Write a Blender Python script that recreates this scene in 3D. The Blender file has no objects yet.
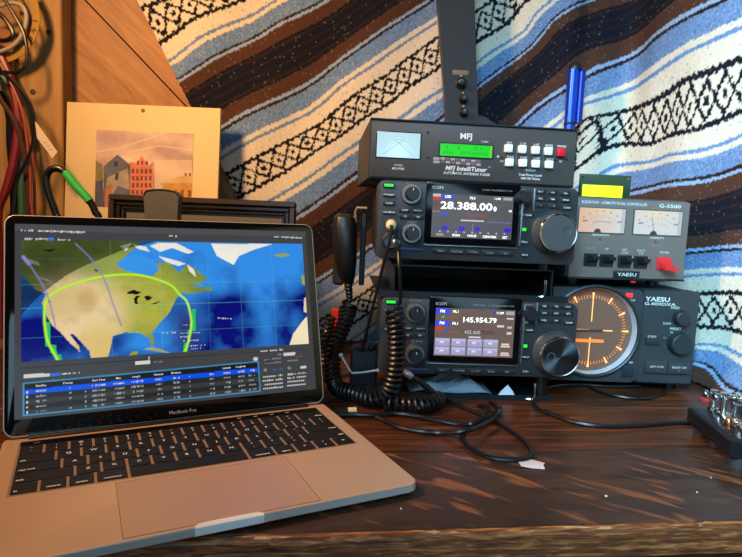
import bpy, math, random
import numpy as np
from mathutils import Matrix, Vector
random.seed(7); np.random.seed(7)
S = bpy.context.scene
COL = S.collection
R = math.radians
# ------------------------------------------------------------------ camera
FPX, CH, PITCH, ROLL = 580.4, 0.2219, R(6.2), R(2.44)
cam_d = bpy.data.cameras.new('camera'); cam = bpy.data.objects.new('camera', cam_d); COL.objects.link(cam)
cam_d.sensor_fit = 'HORIZONTAL'; cam_d.sensor_width = 36.0; cam_d.lens = 36.0 * FPX / 742.0
cam_d.clip_start = 0.01
cam.matrix_world = Matrix.Translation((0, 0, CH)) @ Matrix.Rotation(R(90) - PITCH, 4, 'X') @ Matrix.Rotation(ROLL, 4, 'Z')
S.camera = cam
# ------------------------------------------------------------------ world, lights, exposure
def lin(c):
    return tuple(((v / 255.) / 12.92 if v / 255. <= .04045 else (((v / 255.) + .055) / 1.055) ** 2.4) for v in c)
S.view_settings.view_transform = 'Standard'; S.view_settings.look = 'None'
S.view_settings.gamma = 1.0; S.view_settings.use_curve_mapping = False
S.view_settings.exposure = 0.0
W = bpy.data.worlds.new('room_ambient'); S.world = W; W.use_nodes = True
W.node_tree.nodes['Background'].inputs[0].default_value = (.30, .36, .44, 1)
W.node_tree.nodes['Background'].inputs[1].default_value = 0.06
def aim(o, tgt):
    d = Vector(tgt) - o.location
    o.rotation_euler = d.to_track_quat('-Z', 'Y').to_euler()
def area(name, loc, tgt, sx, sy, power, color, spread=180):
    l = bpy.data.lights.new(name, 'AREA'); l.shape = 'RECTANGLE'; l.size = sx; l.size_y = sy
    l.energy = power; l.color = color; l.spread = R(spread)
    o = bpy.data.objects.new(name, l); COL.objects.link(o); o.location = loc; aim(o, tgt); return o
area('window_daylight', (-0.05, -0.35, 0.85), (0.72, 0.85, 0.20), 0.5, 0.7, 7.2, (.36, .72, 1.0), 56)
area('front_cool_fill', (0.25, -1.05, 0.34), (0.15, 0.5, 0.05), 0.9, 0.6, 3.2, (.50, .78, 1.0), 150)  # unseen cool fill added behind the camera to brighten front-facing edges
wlamp = area('warm_lamp', (-0.50, 0.38, 0.70), (0.08, 0.90, 0.25), 0.12, 0.12, 5.0, (1.0, .54, .23), 122)
wlamp.data.shape = 'DISK'

# ------------------------------------------------------------------ pixel helpers
def ray(px, py):
    x, y = px - 371., py - 278.5
    c, s = math.cos(ROLL), math.sin(ROLL)
    x, y = c * x + s * y, -s * x + c * y
    X, D, U = x / FPX, 1., -y / FPX
    return np.array([X, D * math.cos(PITCH) + U * math.sin(PITCH), -D * math.sin(PITCH) + U * math.cos(PITCH)])
C0 = np.array([0, 0, CH])
def onz(px, py, z=0.):
    d = ray(px, py); return C0 + d * ((z - CH) / d[2])
def ony(px, py, y, sl=0.):
    d = ray(px, py); return C0 + d * (y / (d[1] - sl * d[0]))
def pxs(pts, y): return [ony(a, b, y) for a, b in pts]
class Frame:
    """local frame of a thing whose front is the plane y = 0"""
    def __init__(s, M): s.M = Matrix(M); s.I = s.M.inverted(); s.k = (s.M.translation - Vector(C0)).length / FPX
    def px(s, px, py, d=0.):
        o = s.I @ Vector(C0); v = s.I.to_3x3() @ Vector(ray(px, py))
        t = (-d - o.y) / v.y; p = o + v * t
        return p.x, p.z
def pose(x, y, z, yaw): return Matrix.Translation((x, y, z)) @ Matrix.Rotation(R(yaw), 4, 'Z')

# ------------------------------------------------------------------ materials
MATS = {}
def mat(name, col=None, rough=.5, metal=0., emit=None, es=1., spec=.5, noise=0., nscale=60., bump=0., attr=None, coat=0., alpha=None):
    if name in MATS: return MATS[name]
    m = bpy.data.materials.new(name); m.use_nodes = True; nt = m.node_tree; b = nt.nodes['Principled BSDF']
    b.inputs['Roughness'].default_value = rough; b.inputs['Metallic'].default_value = metal
    b.inputs['Specular IOR Level'].default_value = spec
    if coat: b.inputs['Coat Weight'].default_value = coat; b.inputs['Coat Roughness'].default_value = .08
    if col is not None: b.inputs['Base Color'].default_value = (*lin(col), 1)
    if emit is not None:
        b.inputs['Emission Color'].default_value = (*lin(emit), 1); b.inputs['Emission Strength'].default_value = es
    if attr:
        a = nt.nodes.new('ShaderNodeAttribute'); a.attribute_name = 'Col'
        if attr == 'emit':
            nt.links.new(a.outputs['Color'], b.inputs['Emission Color']); b.inputs['Emission Strength'].default_value = es
        else: nt.links.new(a.outputs['Color'], b.inputs['Base Color'])
    if (noise or bump):
        tc = nt.nodes.new('ShaderNodeTexCoord'); n = nt.nodes.new('ShaderNodeTexNoise')
        n.inputs['Scale'].default_value = nscale; n.inputs['Detail'].default_value = 5
        nt.links.new(tc.outputs['Object'], n.inputs['Vector'])
        if noise and col is not None:
            mx = nt.nodes.new('ShaderNodeMix'); mx.data_type = 'RGBA'
            c = lin(col)
            mx.inputs['A'].default_value = (*[v * (1 - noise) for v in c], 1); mx.inputs['B'].default_value = (*[min(1, v * (1 + noise)) for v in c], 1)
            nt.links.new(n.outputs['Fac'], mx.inputs['Factor']); nt.links.new(mx.outputs['Result'], b.inputs['Base Color'])
        if bump:
            bp = nt.nodes.new('ShaderNodeBump'); bp.inputs['Strength'].default_value = bump; bp.inputs['Distance'].default_value = .001
            nt.links.new(n.outputs['Fac'], bp.inputs['Height']); nt.links.new(bp.outputs['Normal'], b.inputs['Normal'])
    MATS[name] = m; return m
def wood(name, stops, stretch, scale=9., rough=.5, dist=1.2, fleck=None, bump=.25, rot=0., coat=0.):
    """grain runs along local x; stops = [(pos, rgb)...]"""
    m = bpy.data.materials.new(name); m.use_nodes = True; nt = m.node_tree; b = nt.nodes['Principled BSDF']
    N, L = nt.nodes.new, nt.links.new
    tc = N('ShaderNodeTexCoord'); mp = N('ShaderNodeMapping'); mp.inputs['Scale'].default_value = stretch
    mp.inputs['Rotation'].default_value = (0, 0, rot)
    L(tc.outputs['Object'], mp.inputs['Vector'])
    n = N('ShaderNodeTexNoise'); n.inputs['Scale'].default_value = scale; n.inputs['Detail'].default_value = 8
    n.inputs['Roughness'].default_value = .62; n.inputs['Distortion'].default_value = dist
    L(mp.outputs['Vector'], n.inputs['Vector'])
    cr = N('ShaderNodeValToRGB'); e = cr.color_ramp.elements
    e[0].position, e[0].color = stops[0][0], (*lin(stops[0][1]), 1)
    e[1].position, e[1].color = stops[-1][0], (*lin(stops[-1][1]), 1)
    for p, c in stops[1:-1]:
        k = e.new(p); k.color = (*lin(c), 1)
    L(n.outputs['Fac'], cr.inputs['Fac']); out = cr.outputs['Color']
    if fleck:
        f = fleck
        mp1 = N('ShaderNodeMapping'); mp1.inputs['Rotation'].default_value = (0, 0, f['rot']); L(tc.outputs['Object'], mp1.inputs['Vector'])
        mp2 = N('ShaderNodeMapping'); mp2.inputs['Scale'].default_value = f['stretch']
        L(mp1.outputs['Vector'], mp2.inputs['Vector'])
        n2 = N('ShaderNodeTexNoise'); n2.inputs['Scale'].default_value = f['scale']; n2.inputs['Detail'].default_value = 1.5; n2.inputs['Distortion'].default_value = f.get('dist', .6)
        L(mp2.outputs['Vector'], n2.inputs['Vector'])
        r2 = N('ShaderNodeValToRGB'); r2.color_ramp.elements[0].position = f['lo']; r2.color_ramp.elements[1].position = f['hi']
        L(n2.outputs['Fac'], r2.inputs['Fac'])
        mx = N('ShaderNodeMix'); mx.data_type = 'RGBA'; mx.inputs['B'].default_value = (*lin(f['col']), 1)
        ml = N('ShaderNodeMath'); ml.operation = 'MULTIPLY'; ml.inputs[1].default_value = f.get('amt', 1.)
        L(r2.outputs['Color'], ml.inputs[0]); L(ml.outputs[0], mx.inputs['Factor']); L(out, mx.inputs['A']); out = mx.outputs['Result']
    L(out, b.inputs['Base Color']); b.inputs['Roughness'].default_value = rough
    if coat: b.inputs['Coat Weight'].default_value = coat; b.inputs['Coat Roughness'].default_value = .25
    bp = N('ShaderNodeBump'); bp.inputs['Strength'].default_value = bump; bp.inputs['Distance'].default_value = .001
    L(n.outputs['Fac'], bp.inputs['Height']); L(bp.outputs['Normal'], b.inputs['Normal'])
    MATS[name] = m; return m

BLACK = mat('black_plastic', (24, 25, 27), .45, noise=.15, nscale=300)
BLACKM = mat('matte_black', (16, 17, 19), .7)
GLOSS = mat('gloss_black', (8, 9, 11), .12)
BEZEL = mat('radio_bezel', (44, 46, 48), .5, noise=.12, nscale=400)
BTN = mat('button_black', (30, 31, 33), .4)
CHROME = mat('chrome', (210, 212, 215), .16, 1.)
STEEL = mat('steel', (150, 152, 155), .35, 1.)
WHITE = mat('print_white', (225, 225, 220), .6)
PGREY = mat('print_grey', (150, 152, 152), .6)
LEDG = mat('led_green', (20, 160, 30), .4, emit=(40, 225, 50), es=1.0)
RUBBER = mat('rubber_black', (14, 14, 15), .42)
DKRUB = mat('cable_black', (18, 18, 20), .34)

# ------------------------------------------------------------------ mesh builder
class MB:
    def __init__(s): s.v = []; s.f = []
    def add(s, v, f):
        o = len(s.v); s.v += [tuple(map(float, p)) for p in v]; s.f += [tuple(i + o for i in q) for q in f]; return s
    def loft(s, rings, cap=True, closed=True):
        n = len(rings[0]); v = [p for r in rings for p in r]; f = []
        for i in range(len(rings) - 1):
            for j in range(n if closed else n - 1):
                k = (j + 1) % n
                f.append((i * n + j, i * n + k, (i + 1) * n + k, (i + 1) * n + j))
        if cap: f.append(tuple(range(n - 1, -1, -1))); f.append(tuple((len(rings) - 1) * n + j for j in range(n)))
        return s.add(v, f)
    def box(s, x0, x1, y0, y1, z0, z1, b=0.):
        if b <= 0:
            v = [(x, y, z) for z in (z0, z1) for y in (y0, y1) for x in (x0, x1)]
            return s.add(v, [(0, 2, 3, 1), (4, 5, 7, 6), (0, 1, 5, 4), (2, 6, 7, 3), (0, 4, 6, 2), (1, 3, 7, 5)])
        def ring(z, i): return [(x0 + i + b, y0 + i, z), (x1 - i - b, y0 + i, z), (x1 - i, y0 + i + b, z), (x1 - i, y1 - i - b, z), (x1 - i - b, y1 - i, z), (x0 + i + b, y1 - i, z), (x0 + i, y1 - i - b, z), (x0 + i, y0 + i + b, z)]
        return s.loft([ring(z0, b), ring(z0 + b, 0), ring(z1 - b, 0), ring(z1, b)])
    def slab(s, cx, cz, w, h, y0, d, r=.001, b=.0004, n=3):
        """rounded panel in the xz plane from y0 to y0-d (front), front edge rounded by b"""
        def ring(y, i):
            q = []; rr = max(r - i, 1e-5); W2, H2 = w / 2 - i, h / 2 - i
            for sx, sz, a0 in ((1, -1, -90), (1, 1, 0), (-1, 1, 90), (-1, -1, 180)):
                for k in range(n + 1):
                    a = R(a0 + 90. * k / n); q.append((cx + sx * (W2 - rr) + rr * math.cos(a), y, cz + sz * (H2 - rr) + rr * math.sin(a)))
            return q
        return s.loft([ring(y0, 0), ring(y0 - d + b, 0), ring(y0 - d + b * .3, b * .3), ring(y0 - d, b)])
    def lathe(s, prof, c=(0, 0, 0), axis=(0, -1, 0), n=28, cap=True):
        """prof = [(radius, height along axis)]"""
        a = Vector(axis).normalized(); u = a.orthogonal().normalized(); w = a.cross(u); c = Vector(c)
        rings = [[tuple(c + a * h + (u * math.cos(2 * math.pi * k / n) + w * math.sin(2 * math.pi * k / n)) * max(r, 1e-5)) for k in range(n)] for r, h in prof]
        return s.loft(rings, cap)
    def cyl(s, p0, p1, r0, r1=None, n=16):
        a = Vector(p1) - Vector(p0); return s.lathe([(r0, 0), (r0 if r1 is None else r1, a.length)], p0, a, n)
    def tube(s, pts, r, n=8):
        P = [Vector(p) for p in pts]; rings = []
        t = (P[1] - P[0]).normalized(); u = t.orthogonal().normalized()
        rr = r if hasattr(r, '__len__') else [r] * len(P)
        for i, p in enumerate(P):
            t2 = (P[min(i + 1, len(P) - 1)] - P[max(i - 1, 0)]).normalized()
            u = (u - t2 * u.dot(t2)).normalized(); w = t2.cross(u)
            rings.append([tuple(p + (u * math.cos(2 * math.pi * k / n) + w * math.sin(2 * math.pi * k / n)) * rr[i]) for k in range(n)])
        return s.loft(rings)
    def prism(s, poly, y0, y1):
        """polygon of (x,z) extruded from y0 to y1"""
        return s.loft([[(x, y0, z) for x, z in poly], [(x, y1, z) for x, z in poly]])
    def mesh(s, name, smooth=False):
        me = bpy.data.meshes.new(name); me.from_pydata(s.v, [], s.f); me.update()
        import bmesh
        bm = bmesh.new(); bm.from_mesh(me); bmesh.ops.recalc_face_normals(bm, faces=bm.faces); bm.to_mesh(me); bm.free()
        if smooth:
            me.polygons.foreach_set('use_smooth', [True] * len(me.polygons))
            me.set_sharp_from_angle(angle=R(38))
        return me
def obj(name, mb, m, parent=None, loc=None, smooth=True, label=None):
    me = mb.mesh(name, smooth) if isinstance(mb, MB) else mb
    if m is not None and not me.materials: me.materials.append(m)
    o = bpy.data.objects.new(name, me); COL.objects.link(o)
    if loc is not None: o.location = loc
    if parent is not None: o.parent = parent
    if label: o['label'] = label
    return o
def tag(o, label, cat, group=None, kind=None):
    o['label'] = label; o['category'] = cat
    if group: o['group'] = group
    if kind: o['kind'] = kind
    return o
def thing(name, label, cat, M=None, group=None):
    o = bpy.data.objects.new(name, None); COL.objects.link(o); o.empty_display_size = .02
    if M is not None: o.matrix_world = M if isinstance(M, Matrix) else Matrix.Translation(M)
    return tag(o, label, cat, group)
def struct(name, mb, m, label, parent=None):
    o = obj(name, mb, m, parent, smooth=False)
    if parent is None: o['kind'] = 'structure'; o['label'] = label
    return o
TXT = {}
def text(parent, body, x, z, h, m=WHITE, y=-.0003, align='CENTER', bold=0., shear=0., name='lettering', flat=False, wid=None, rot=0.):
    """lettering on a front face (xz plane); flat=True lays it on the xy plane, z is then y"""
    key = (body, bold, shear)
    if key not in TXT:
        cu = bpy.data.curves.new('t', 'FONT'); cu.body = body; cu.size = 1; cu.align_x = 'LEFT'; cu.resolution_u = 2; cu.offset = bold; cu.shear = shear
        o = bpy.data.objects.new('t', cu); me = bpy.data.meshes.new_from_object(o)
        v = np.empty(len(me.vertices) * 3); me.vertices.foreach_get('co', v); v = v.reshape(-1, 3)
        TXT[key] = (v, [tuple(p.vertices) for p in me.polygons]); bpy.data.objects.remove(o); bpy.data.curves.remove(cu); bpy.data.meshes.remove(me)
    v, f = TXT[key]
    if not len(v): return None
    k = h / .72; x0, x1 = v[:, 0].min(), v[:, 0].max(); kx = k if wid is None else wid / (x1 - x0)
    off = {'CENTER': (x0 + x1) / 2, 'LEFT': x0, 'RIGHT': x1}[align]
    X = (v[:, 0] - off) * kx; Y = (v[:, 1] - .36) * k
    if rot: X, Y = X * math.cos(rot) - Y * math.sin(rot), X * math.sin(rot) + Y * math.cos(rot)
    me = bpy.data.meshes.new(name)
    co = [(a, b, 0) for a, b in zip(X, Y)] if flat else [(a, 0, b) for a, b in zip(X, Y)]
    me.from_pydata(co, [], f); me.materials.append(m)
    o = bpy.data.objects.new(name, me); COL.objects.link(o); o.parent = parent
    o.location = (x, z, y) if flat else (x, y, z)
    return o
class Canvas:
    """picture painted cell by cell on a fine mesh: flat print / screens. origin = lower-left corner"""
    def __init__(s, w, h, nx, ny, col):
        s.w, s.h, s.nx, s.ny = w, h, nx, ny
        s.X, s.Y = np.meshgrid(np.linspace(0, w, nx), np.linspace(0, h, ny)); s.c = np.zeros((ny, nx, 3)); s.c[:] = col
    def inside(s, poly):
        m = np.zeros(s.X.shape, bool); n = len(poly)
        for i in range(n):
            (x0, y0), (x1, y1) = poly[i], poly[(i + 1) % n]
            if y0 == y1: continue
            c = ((y0 > s.Y) != (y1 > s.Y)) & (s.X < (x1 - x0) * (s.Y - y0) / (y1 - y0) + x0); m ^= c
        return m
    def fill(s, poly, col, a=1.):
        m = s.inside(poly); s.c[m] = s.c[m] * (1 - a) + np.array(col) * a; return m
    def dist(s, pts):
        d = np.full(s.X.shape, 1e9)
        for (x0, y0), (x1, y1) in zip(pts[:-1], pts[1:]):
            L = max((x1 - x0) ** 2 + (y1 - y0) ** 2, 1e-14); t = np.clip(((s.X - x0) * (x1 - x0) + (s.Y - y0) * (y1 - y0)) / L, 0, 1)
            d = np.minimum(d, np.hypot(s.X - x0 - t * (x1 - x0), s.Y - y0 - t * (y1 - y0)))
        return d
    def line(s, pts, w, col, a=1.):
        k = np.clip(1.5 - s.dist(pts) / (w / 2), 0, 1)[..., None] * a; s.c = s.c * (1 - k) + np.array(col) * k
    def noise(s, f, seed=0):
        rg = np.random.RandomState(seed); out = np.zeros(s.X.shape); amp = 1.; tot = 0
        for o in range(4):
            nx, ny = int(f * 2 ** o * s.w / s.h) + 3, int(f * 2 ** o) + 3; g = rg.rand(ny, nx)
            u = s.X / s.w * (nx - 2); v = s.Y / s.h * (ny - 2); i = u.astype(int); j = v.astype(int); a = u - i; b = v - j
            a = a * a * (3 - 2 * a); b = b * b * (3 - 2 * b)
            out += amp * ((g[j, i] * (1 - a) + g[j, i + 1] * a) * (1 - b) + (g[j + 1, i] * (1 - a) + g[j + 1, i + 1] * a) * b); tot += amp; amp *= .5
        return out / tot
    def make(s, name, m, parent, loc, label=None):
        me = bpy.data.meshes.new(name); n = s.nx * s.ny
        co = np.zeros((n, 3)); co[:, 0] = s.X.ravel(); co[:, 2] = s.Y.ravel()
        i = np.arange(n).reshape(s.ny, s.nx); q = np.stack([i[:-1, :-1], i[:-1, 1:], i[1:, 1:], i[1:, :-1]], -1).reshape(-1, 4)
        gridmesh(me, co, q, s.c.reshape(-1, 3)); me.materials.append(m)
        o = bpy.data.objects.new(name, me); COL.objects.link(o); o.parent = parent; o.location = loc
        if label: o['label'] = label
        return o
def gridmesh(me, co, q, rgb=None):
    me.vertices.add(len(co)); me.vertices.foreach_set('co', co.ravel())
    me.loops.add(q.size); me.loops.foreach_set('vertex_index', q.ravel().astype(np.int32))
    me.polygons.add(len(q)); me.polygons.foreach_set('loop_start', np.arange(0, q.size, 4, dtype=np.int32)); me.polygons.foreach_set('loop_total', np.full(len(q), 4, np.int32))
    me.update(calc_edges=True); me.validate()
    if rgb is not None:
        at = me.color_attributes.new('Col', 'FLOAT_COLOR', 'POINT'); at.data.foreach_set('color', np.concatenate([rgb, np.ones((len(rgb), 1))], 1).ravel().astype(np.float32))
def L3(*c): return np.array(lin(c))
def spline(P, m=10):
    P = [np.array(p, float) for p in P]; P = [2 * P[0] - P[1]] + P + [2 * P[-1] - P[-2]]; out = []
    for i in range(1, len(P) - 2):
        a, b, c, d = P[i - 1:i + 3]
        for k in range(m):
            t = k / m; out.append(.5 * (2 * b + (c - a) * t + (2 * a - 5 * b + 4 * c - d) * t * t + (3 * b - a - 3 * c + d) * t ** 3))
    out.append(P[-2]); return out
def coil(P, rad, wire, pitch, n=6):
    """coiled cord along the curve P"""
    C = spline(P, 24); C = np.array(C); seg = np.r_[0, np.cumsum(np.linalg.norm(np.diff(C, axis=0), axis=1))]
    turns = seg[-1] / pitch; N = int(turns * 12); q = []
    u = Vector((0, 0, 1))
    for i in range(N + 1):
        s_ = seg[-1] * i / N; p = np.array([np.interp(s_, seg, C[:, k]) for k in range(3)])
        p2 = np.array([np.interp(min(s_ + .001, seg[-1]), seg, C[:, k]) for k in range(3)]); p1 = np.array([np.interp(max(s_ - .001, 0), seg, C[:, k]) for k in range(3)])
        t = Vector(p2 - p1).normalized()
        u = (u - t * u.dot(t)).normalized(); w = t.cross(u); a = 2 * math.pi * i / 12.
        q.append(Vector(p) + (u * math.cos(a) + w * math.sin(a)) * rad)
    return MB().tube(q, wire, n)

# ================================================================== SETTING
WY, WS = 1.00, .13              # back wall: y = WY + WS*x
def wall_pt(px, py, off=0.): return ony(px, py, WY - off, WS)
WA = math.atan(WS); WD = np.array([math.cos(WA), math.sin(WA), 0])
DS = .134; DA = math.atan(DS)   # desk front edge: y = .388 + DS*x

# right wall line
RP = np.array([.512, .79]); RD = np.array([-.29, 1.]); RD /= np.linalg.norm(RD)
# corner between back wall (blanket planes) and right wall
_A = np.array([[WD[0], -RD[0]], [WD[1], -RD[1]]]); _s = np.linalg.solve(_A, RP - np.array([0, WY]))
CORNER = np.array([0, WY]) + WD[:2] * _s[0]

pine = wood('pine_boards', [(.25, (128, 78, 34)), (.5, (166, 112, 54)), (.75, (190, 134, 72))], (1.2, 9, 9), 5, .55, 1.5)
pine2 = wood('pine_stud', [(.25, (146, 104, 50)), (.5, (172, 128, 68)), (.75, (190, 146, 84))], (9, 9, .9), 5, .6, 1.2)
darkgap = mat('dark_gap', (40, 24, 14), .9)
# wall backing, in wall coordinates (local x along the wall, y into the wall)
WM = Matrix.Translation((0, WY, 0)) @ Matrix.Rotation(WA, 4, 'Z')
WF = Frame(WM)
wall = struct('wall_back', MB().box(-1.6, _s[0] + .1, .042, .072, -.75, 1.5), darkgap, 'dark backing behind diagonal pine boards'); wall.matrix_world = WM
def clip(poly, xmin, xmax, zmin, zmax):
    def cut(P, f, inter):
        o = []
        for i in range(len(P)):
            a, b = P[i - 1], P[i]
            if f(b):
                if not f(a): o.append(inter(a, b))
                o.append(b)
            elif f(a): o.append(inter(a, b))
        return o
    def ix(c): return lambda a, b: (c, a[1] + (b[1] - a[1]) * (c - a[0]) / (b[0] - a[0]))
    def iz(c): return lambda a, b: (a[0] + (b[0] - a[0]) * (c - a[1]) / (b[1] - a[1]), c)
    for f, i in ((lambda p: p[0] >= xmin, ix(xmin)), (lambda p: p[0] <= xmax, ix(xmax)), (lambda p: p[1] >= zmin, iz(zmin)), (lambda p: p[1] <= zmax, iz(zmax))):
        if poly: poly = cut(poly, f, i)
    return poly
j0, j1 = np.array(WF.px(85, 0, -.013)), np.array(WF.px(182, 102, -.013))
bd = (j1 - j0) / np.linalg.norm(j1 - j0); bn = np.array([-bd[1], bd[0]]); BWID = .20
for k in range(-6, 7):
    a = j0 + bn * (BWID * k + .0012); b = j0 + bn * (BWID * (k + 1) - .0012)
    q = clip([tuple(a - bd * 3), tuple(a + bd * 3), tuple(b + bd * 3), tuple(b - bd * 3)], -1.55, _s[0] + .05, -.74, 1.45)
    if len(q) < 3: continue
    ang = math.atan2(bd[1], bd[0]); cc = np.mean(np.array(q), 0)
    loc = [((p[0] - cc[0]) * math.cos(ang) + (p[1] - cc[1]) * math.sin(ang), -(p[0] - cc[0]) * math.sin(ang) + (p[1] - cc[1]) * math.cos(ang)) for p in q]
    o = obj('plank', MB().prism(loc, 0, .02), pine, wall, smooth=False)
    o.location = (cc[0], .020 - .001 * (k % 3), cc[1]); o.rotation_euler = (0, -ang, 0)
# studs standing proud of the sheathing
sx1 = WF.px(62, 60, .024)[0]
st = struct('trim_1', MB().box(sx1 - .145, sx1, -.024, .0175, -.74, 1.45, .002), pine2, 'wide vertical pine stud board beside the diagonal planks'); st.matrix_world = WM
st2 = struct('trim_2', MB().box(sx1 - .145 - .3, sx1 - .15, -.014, .0175, -.74, 1.45, .002), pine2, 'darker vertical board behind the hanging cables'); st2.matrix_world = WM
knot = mat('knot', (74, 40, 18), .6)
for kx, ky, kr in ((48.5, 32, .0042), (33, 92, .0045)):
    x, z = WF.px(kx, ky, .024)
    obj('knot', MB().lathe([(kr, 0), (kr * .9, .0002), (kr * .4, .0003)], (x, -.0241, z), (0, -1, 0), 14), knot, st)
x, z = WF.px(116, 76, -.0115)
obj('knot', MB().lathe([(.005, 0), (.004, .0002), (.001, .0003)], (x, .0186, z), (0, -1, 0), 14), knot, wall)
# right wall
RA = math.atan2(RD[1], RD[0])      # direction from camera side into the corner
RM = Matrix.Translation((RP[0] + .018, RP[1], 0)) @ Matrix.Rotation(RA, 4, 'Z')
wr = struct('wall_right', MB().box(-.75, .45, -.05, -.015, -.75, 1.5), pine2, 'wooden side wall behind the hanging blanket'); wr.matrix_world = RM
fl = wood('floor_wood', [(.3, (70, 46, 30)), (.7, (110, 76, 50))], (1, 8, 8), 4, .5)
struct('floor', MB().box(-1.6, 1.2, -1.6, 1.3, -.77, -.75), fl, 'dark wooden floor below the desk')

# ------------------------------------------------------------------ desk
DM = Matrix.Translation((0, .388, 0)) @ Matrix.Rotation(DA, 4, 'Z')
desk = thing('desk', 'old dark-stained oak desk with worn front edge carrying the radios', 'desk', DM)
oak = wood('desk_oak', [(.30, (32, 17, 10)), (.5, (70, 38, 20)), (.70, (128, 70, 34))], (1.3, 20, 20), 7, .36, .9, bump=.12,
           fleck=dict(stretch=(2.0, 2.4, 1), rot=R(0), scale=5, lo=.55, hi=.75, col=(104, 56, 26), amt=.5, dist=1.0))
oakf = wood('desk_oak_front', [(.28, (46, 31, 24)), (.5, (66, 46, 35)), (.75, (86, 58, 40))], (1.2, 8, 8), 6, .34, 1.0, bump=.08,
            fleck=dict(stretch=(7, 34, 1), rot=R(42), scale=2.2, lo=.56, hi=.66, col=(146, 90, 52), amt=.85, dist=.8))
edgew = wood('desk_worn_edge', [(.30, (56, 27, 13)), (.5, (128, 70, 34)), (.70, (212, 138, 76))], (4, 44, 44), 9, .6, .5)
x0, x1, DDEP = -1.0, .60, .53
yj = [0.0, .125, .26, .395, .53]
# joint between first two boards from the photo (pixel 600,450)
p = (DM.inverted() @ Vector(onz(600, 450))); yj[1] = p.y
XR = {0: .52, 1: .50, 2: .47, 3: .42}
for i in range(4):
    o = obj('plank', MB().box(x0, .60 if i < 2 else .60 - .06 * (i - 1), yj[i] + .0004, yj[i + 1] - .0004, -.026, 0, .0012), oakf if i == 0 else oak, desk, smooth=False)
# worn nosing along the front (irregular chipped edge)
m = MB(); rings = []
for k in range(161):
    x = x0 + (.6 - x0) * k / 160.; w = .0006 * math.sin(k * .9) + .0007 * math.sin(k * 2.3 + 1) + random.uniform(-.0005, .0005)
    rings.append([(x, .0, -.0004 + w * .3), (x, -.0028 + w, -.0012 + w * .5), (x, -.0040 + w * .6, -.005 + w), (x, -.0042, -.024), (x, 0, -.026)])
m.loft(rings)
obj('worn_edge', m, edgew, desk, smooth=False)
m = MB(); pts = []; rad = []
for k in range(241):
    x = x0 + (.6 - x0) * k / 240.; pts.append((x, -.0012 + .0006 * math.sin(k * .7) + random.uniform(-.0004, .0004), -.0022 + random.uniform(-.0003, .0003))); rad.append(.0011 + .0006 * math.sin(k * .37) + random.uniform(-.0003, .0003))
obj('bare_rim_highlight', m.tube(pts, rad, 6), wood('desk_bare_rim_highlight', [(.3, (150, 104, 66)), (.7, (226, 180, 130))], (4, 20, 20), 9, .6, .4), desk, smooth=False)  # worn bare wood; its pale tan also paints the highlight along the edge
obj('apron', MB().box(x0 + .03, .55, .02, .04, -.12, -.027), wood('desk_apron', [(.3, (60, 28, 14)), (.7, (112, 58, 28))], (1.2, 9, 9), 6, .4), desk, smooth=False)
for lx, ly in ((-.92, .06), (.48, .06), (-.92, .46), (.40, .46)):
    obj('leg', MB().box(lx - .03, lx + .03, ly - .03, ly + .03, -.75, -.027, .004), oak, desk, smooth=False)

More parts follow.
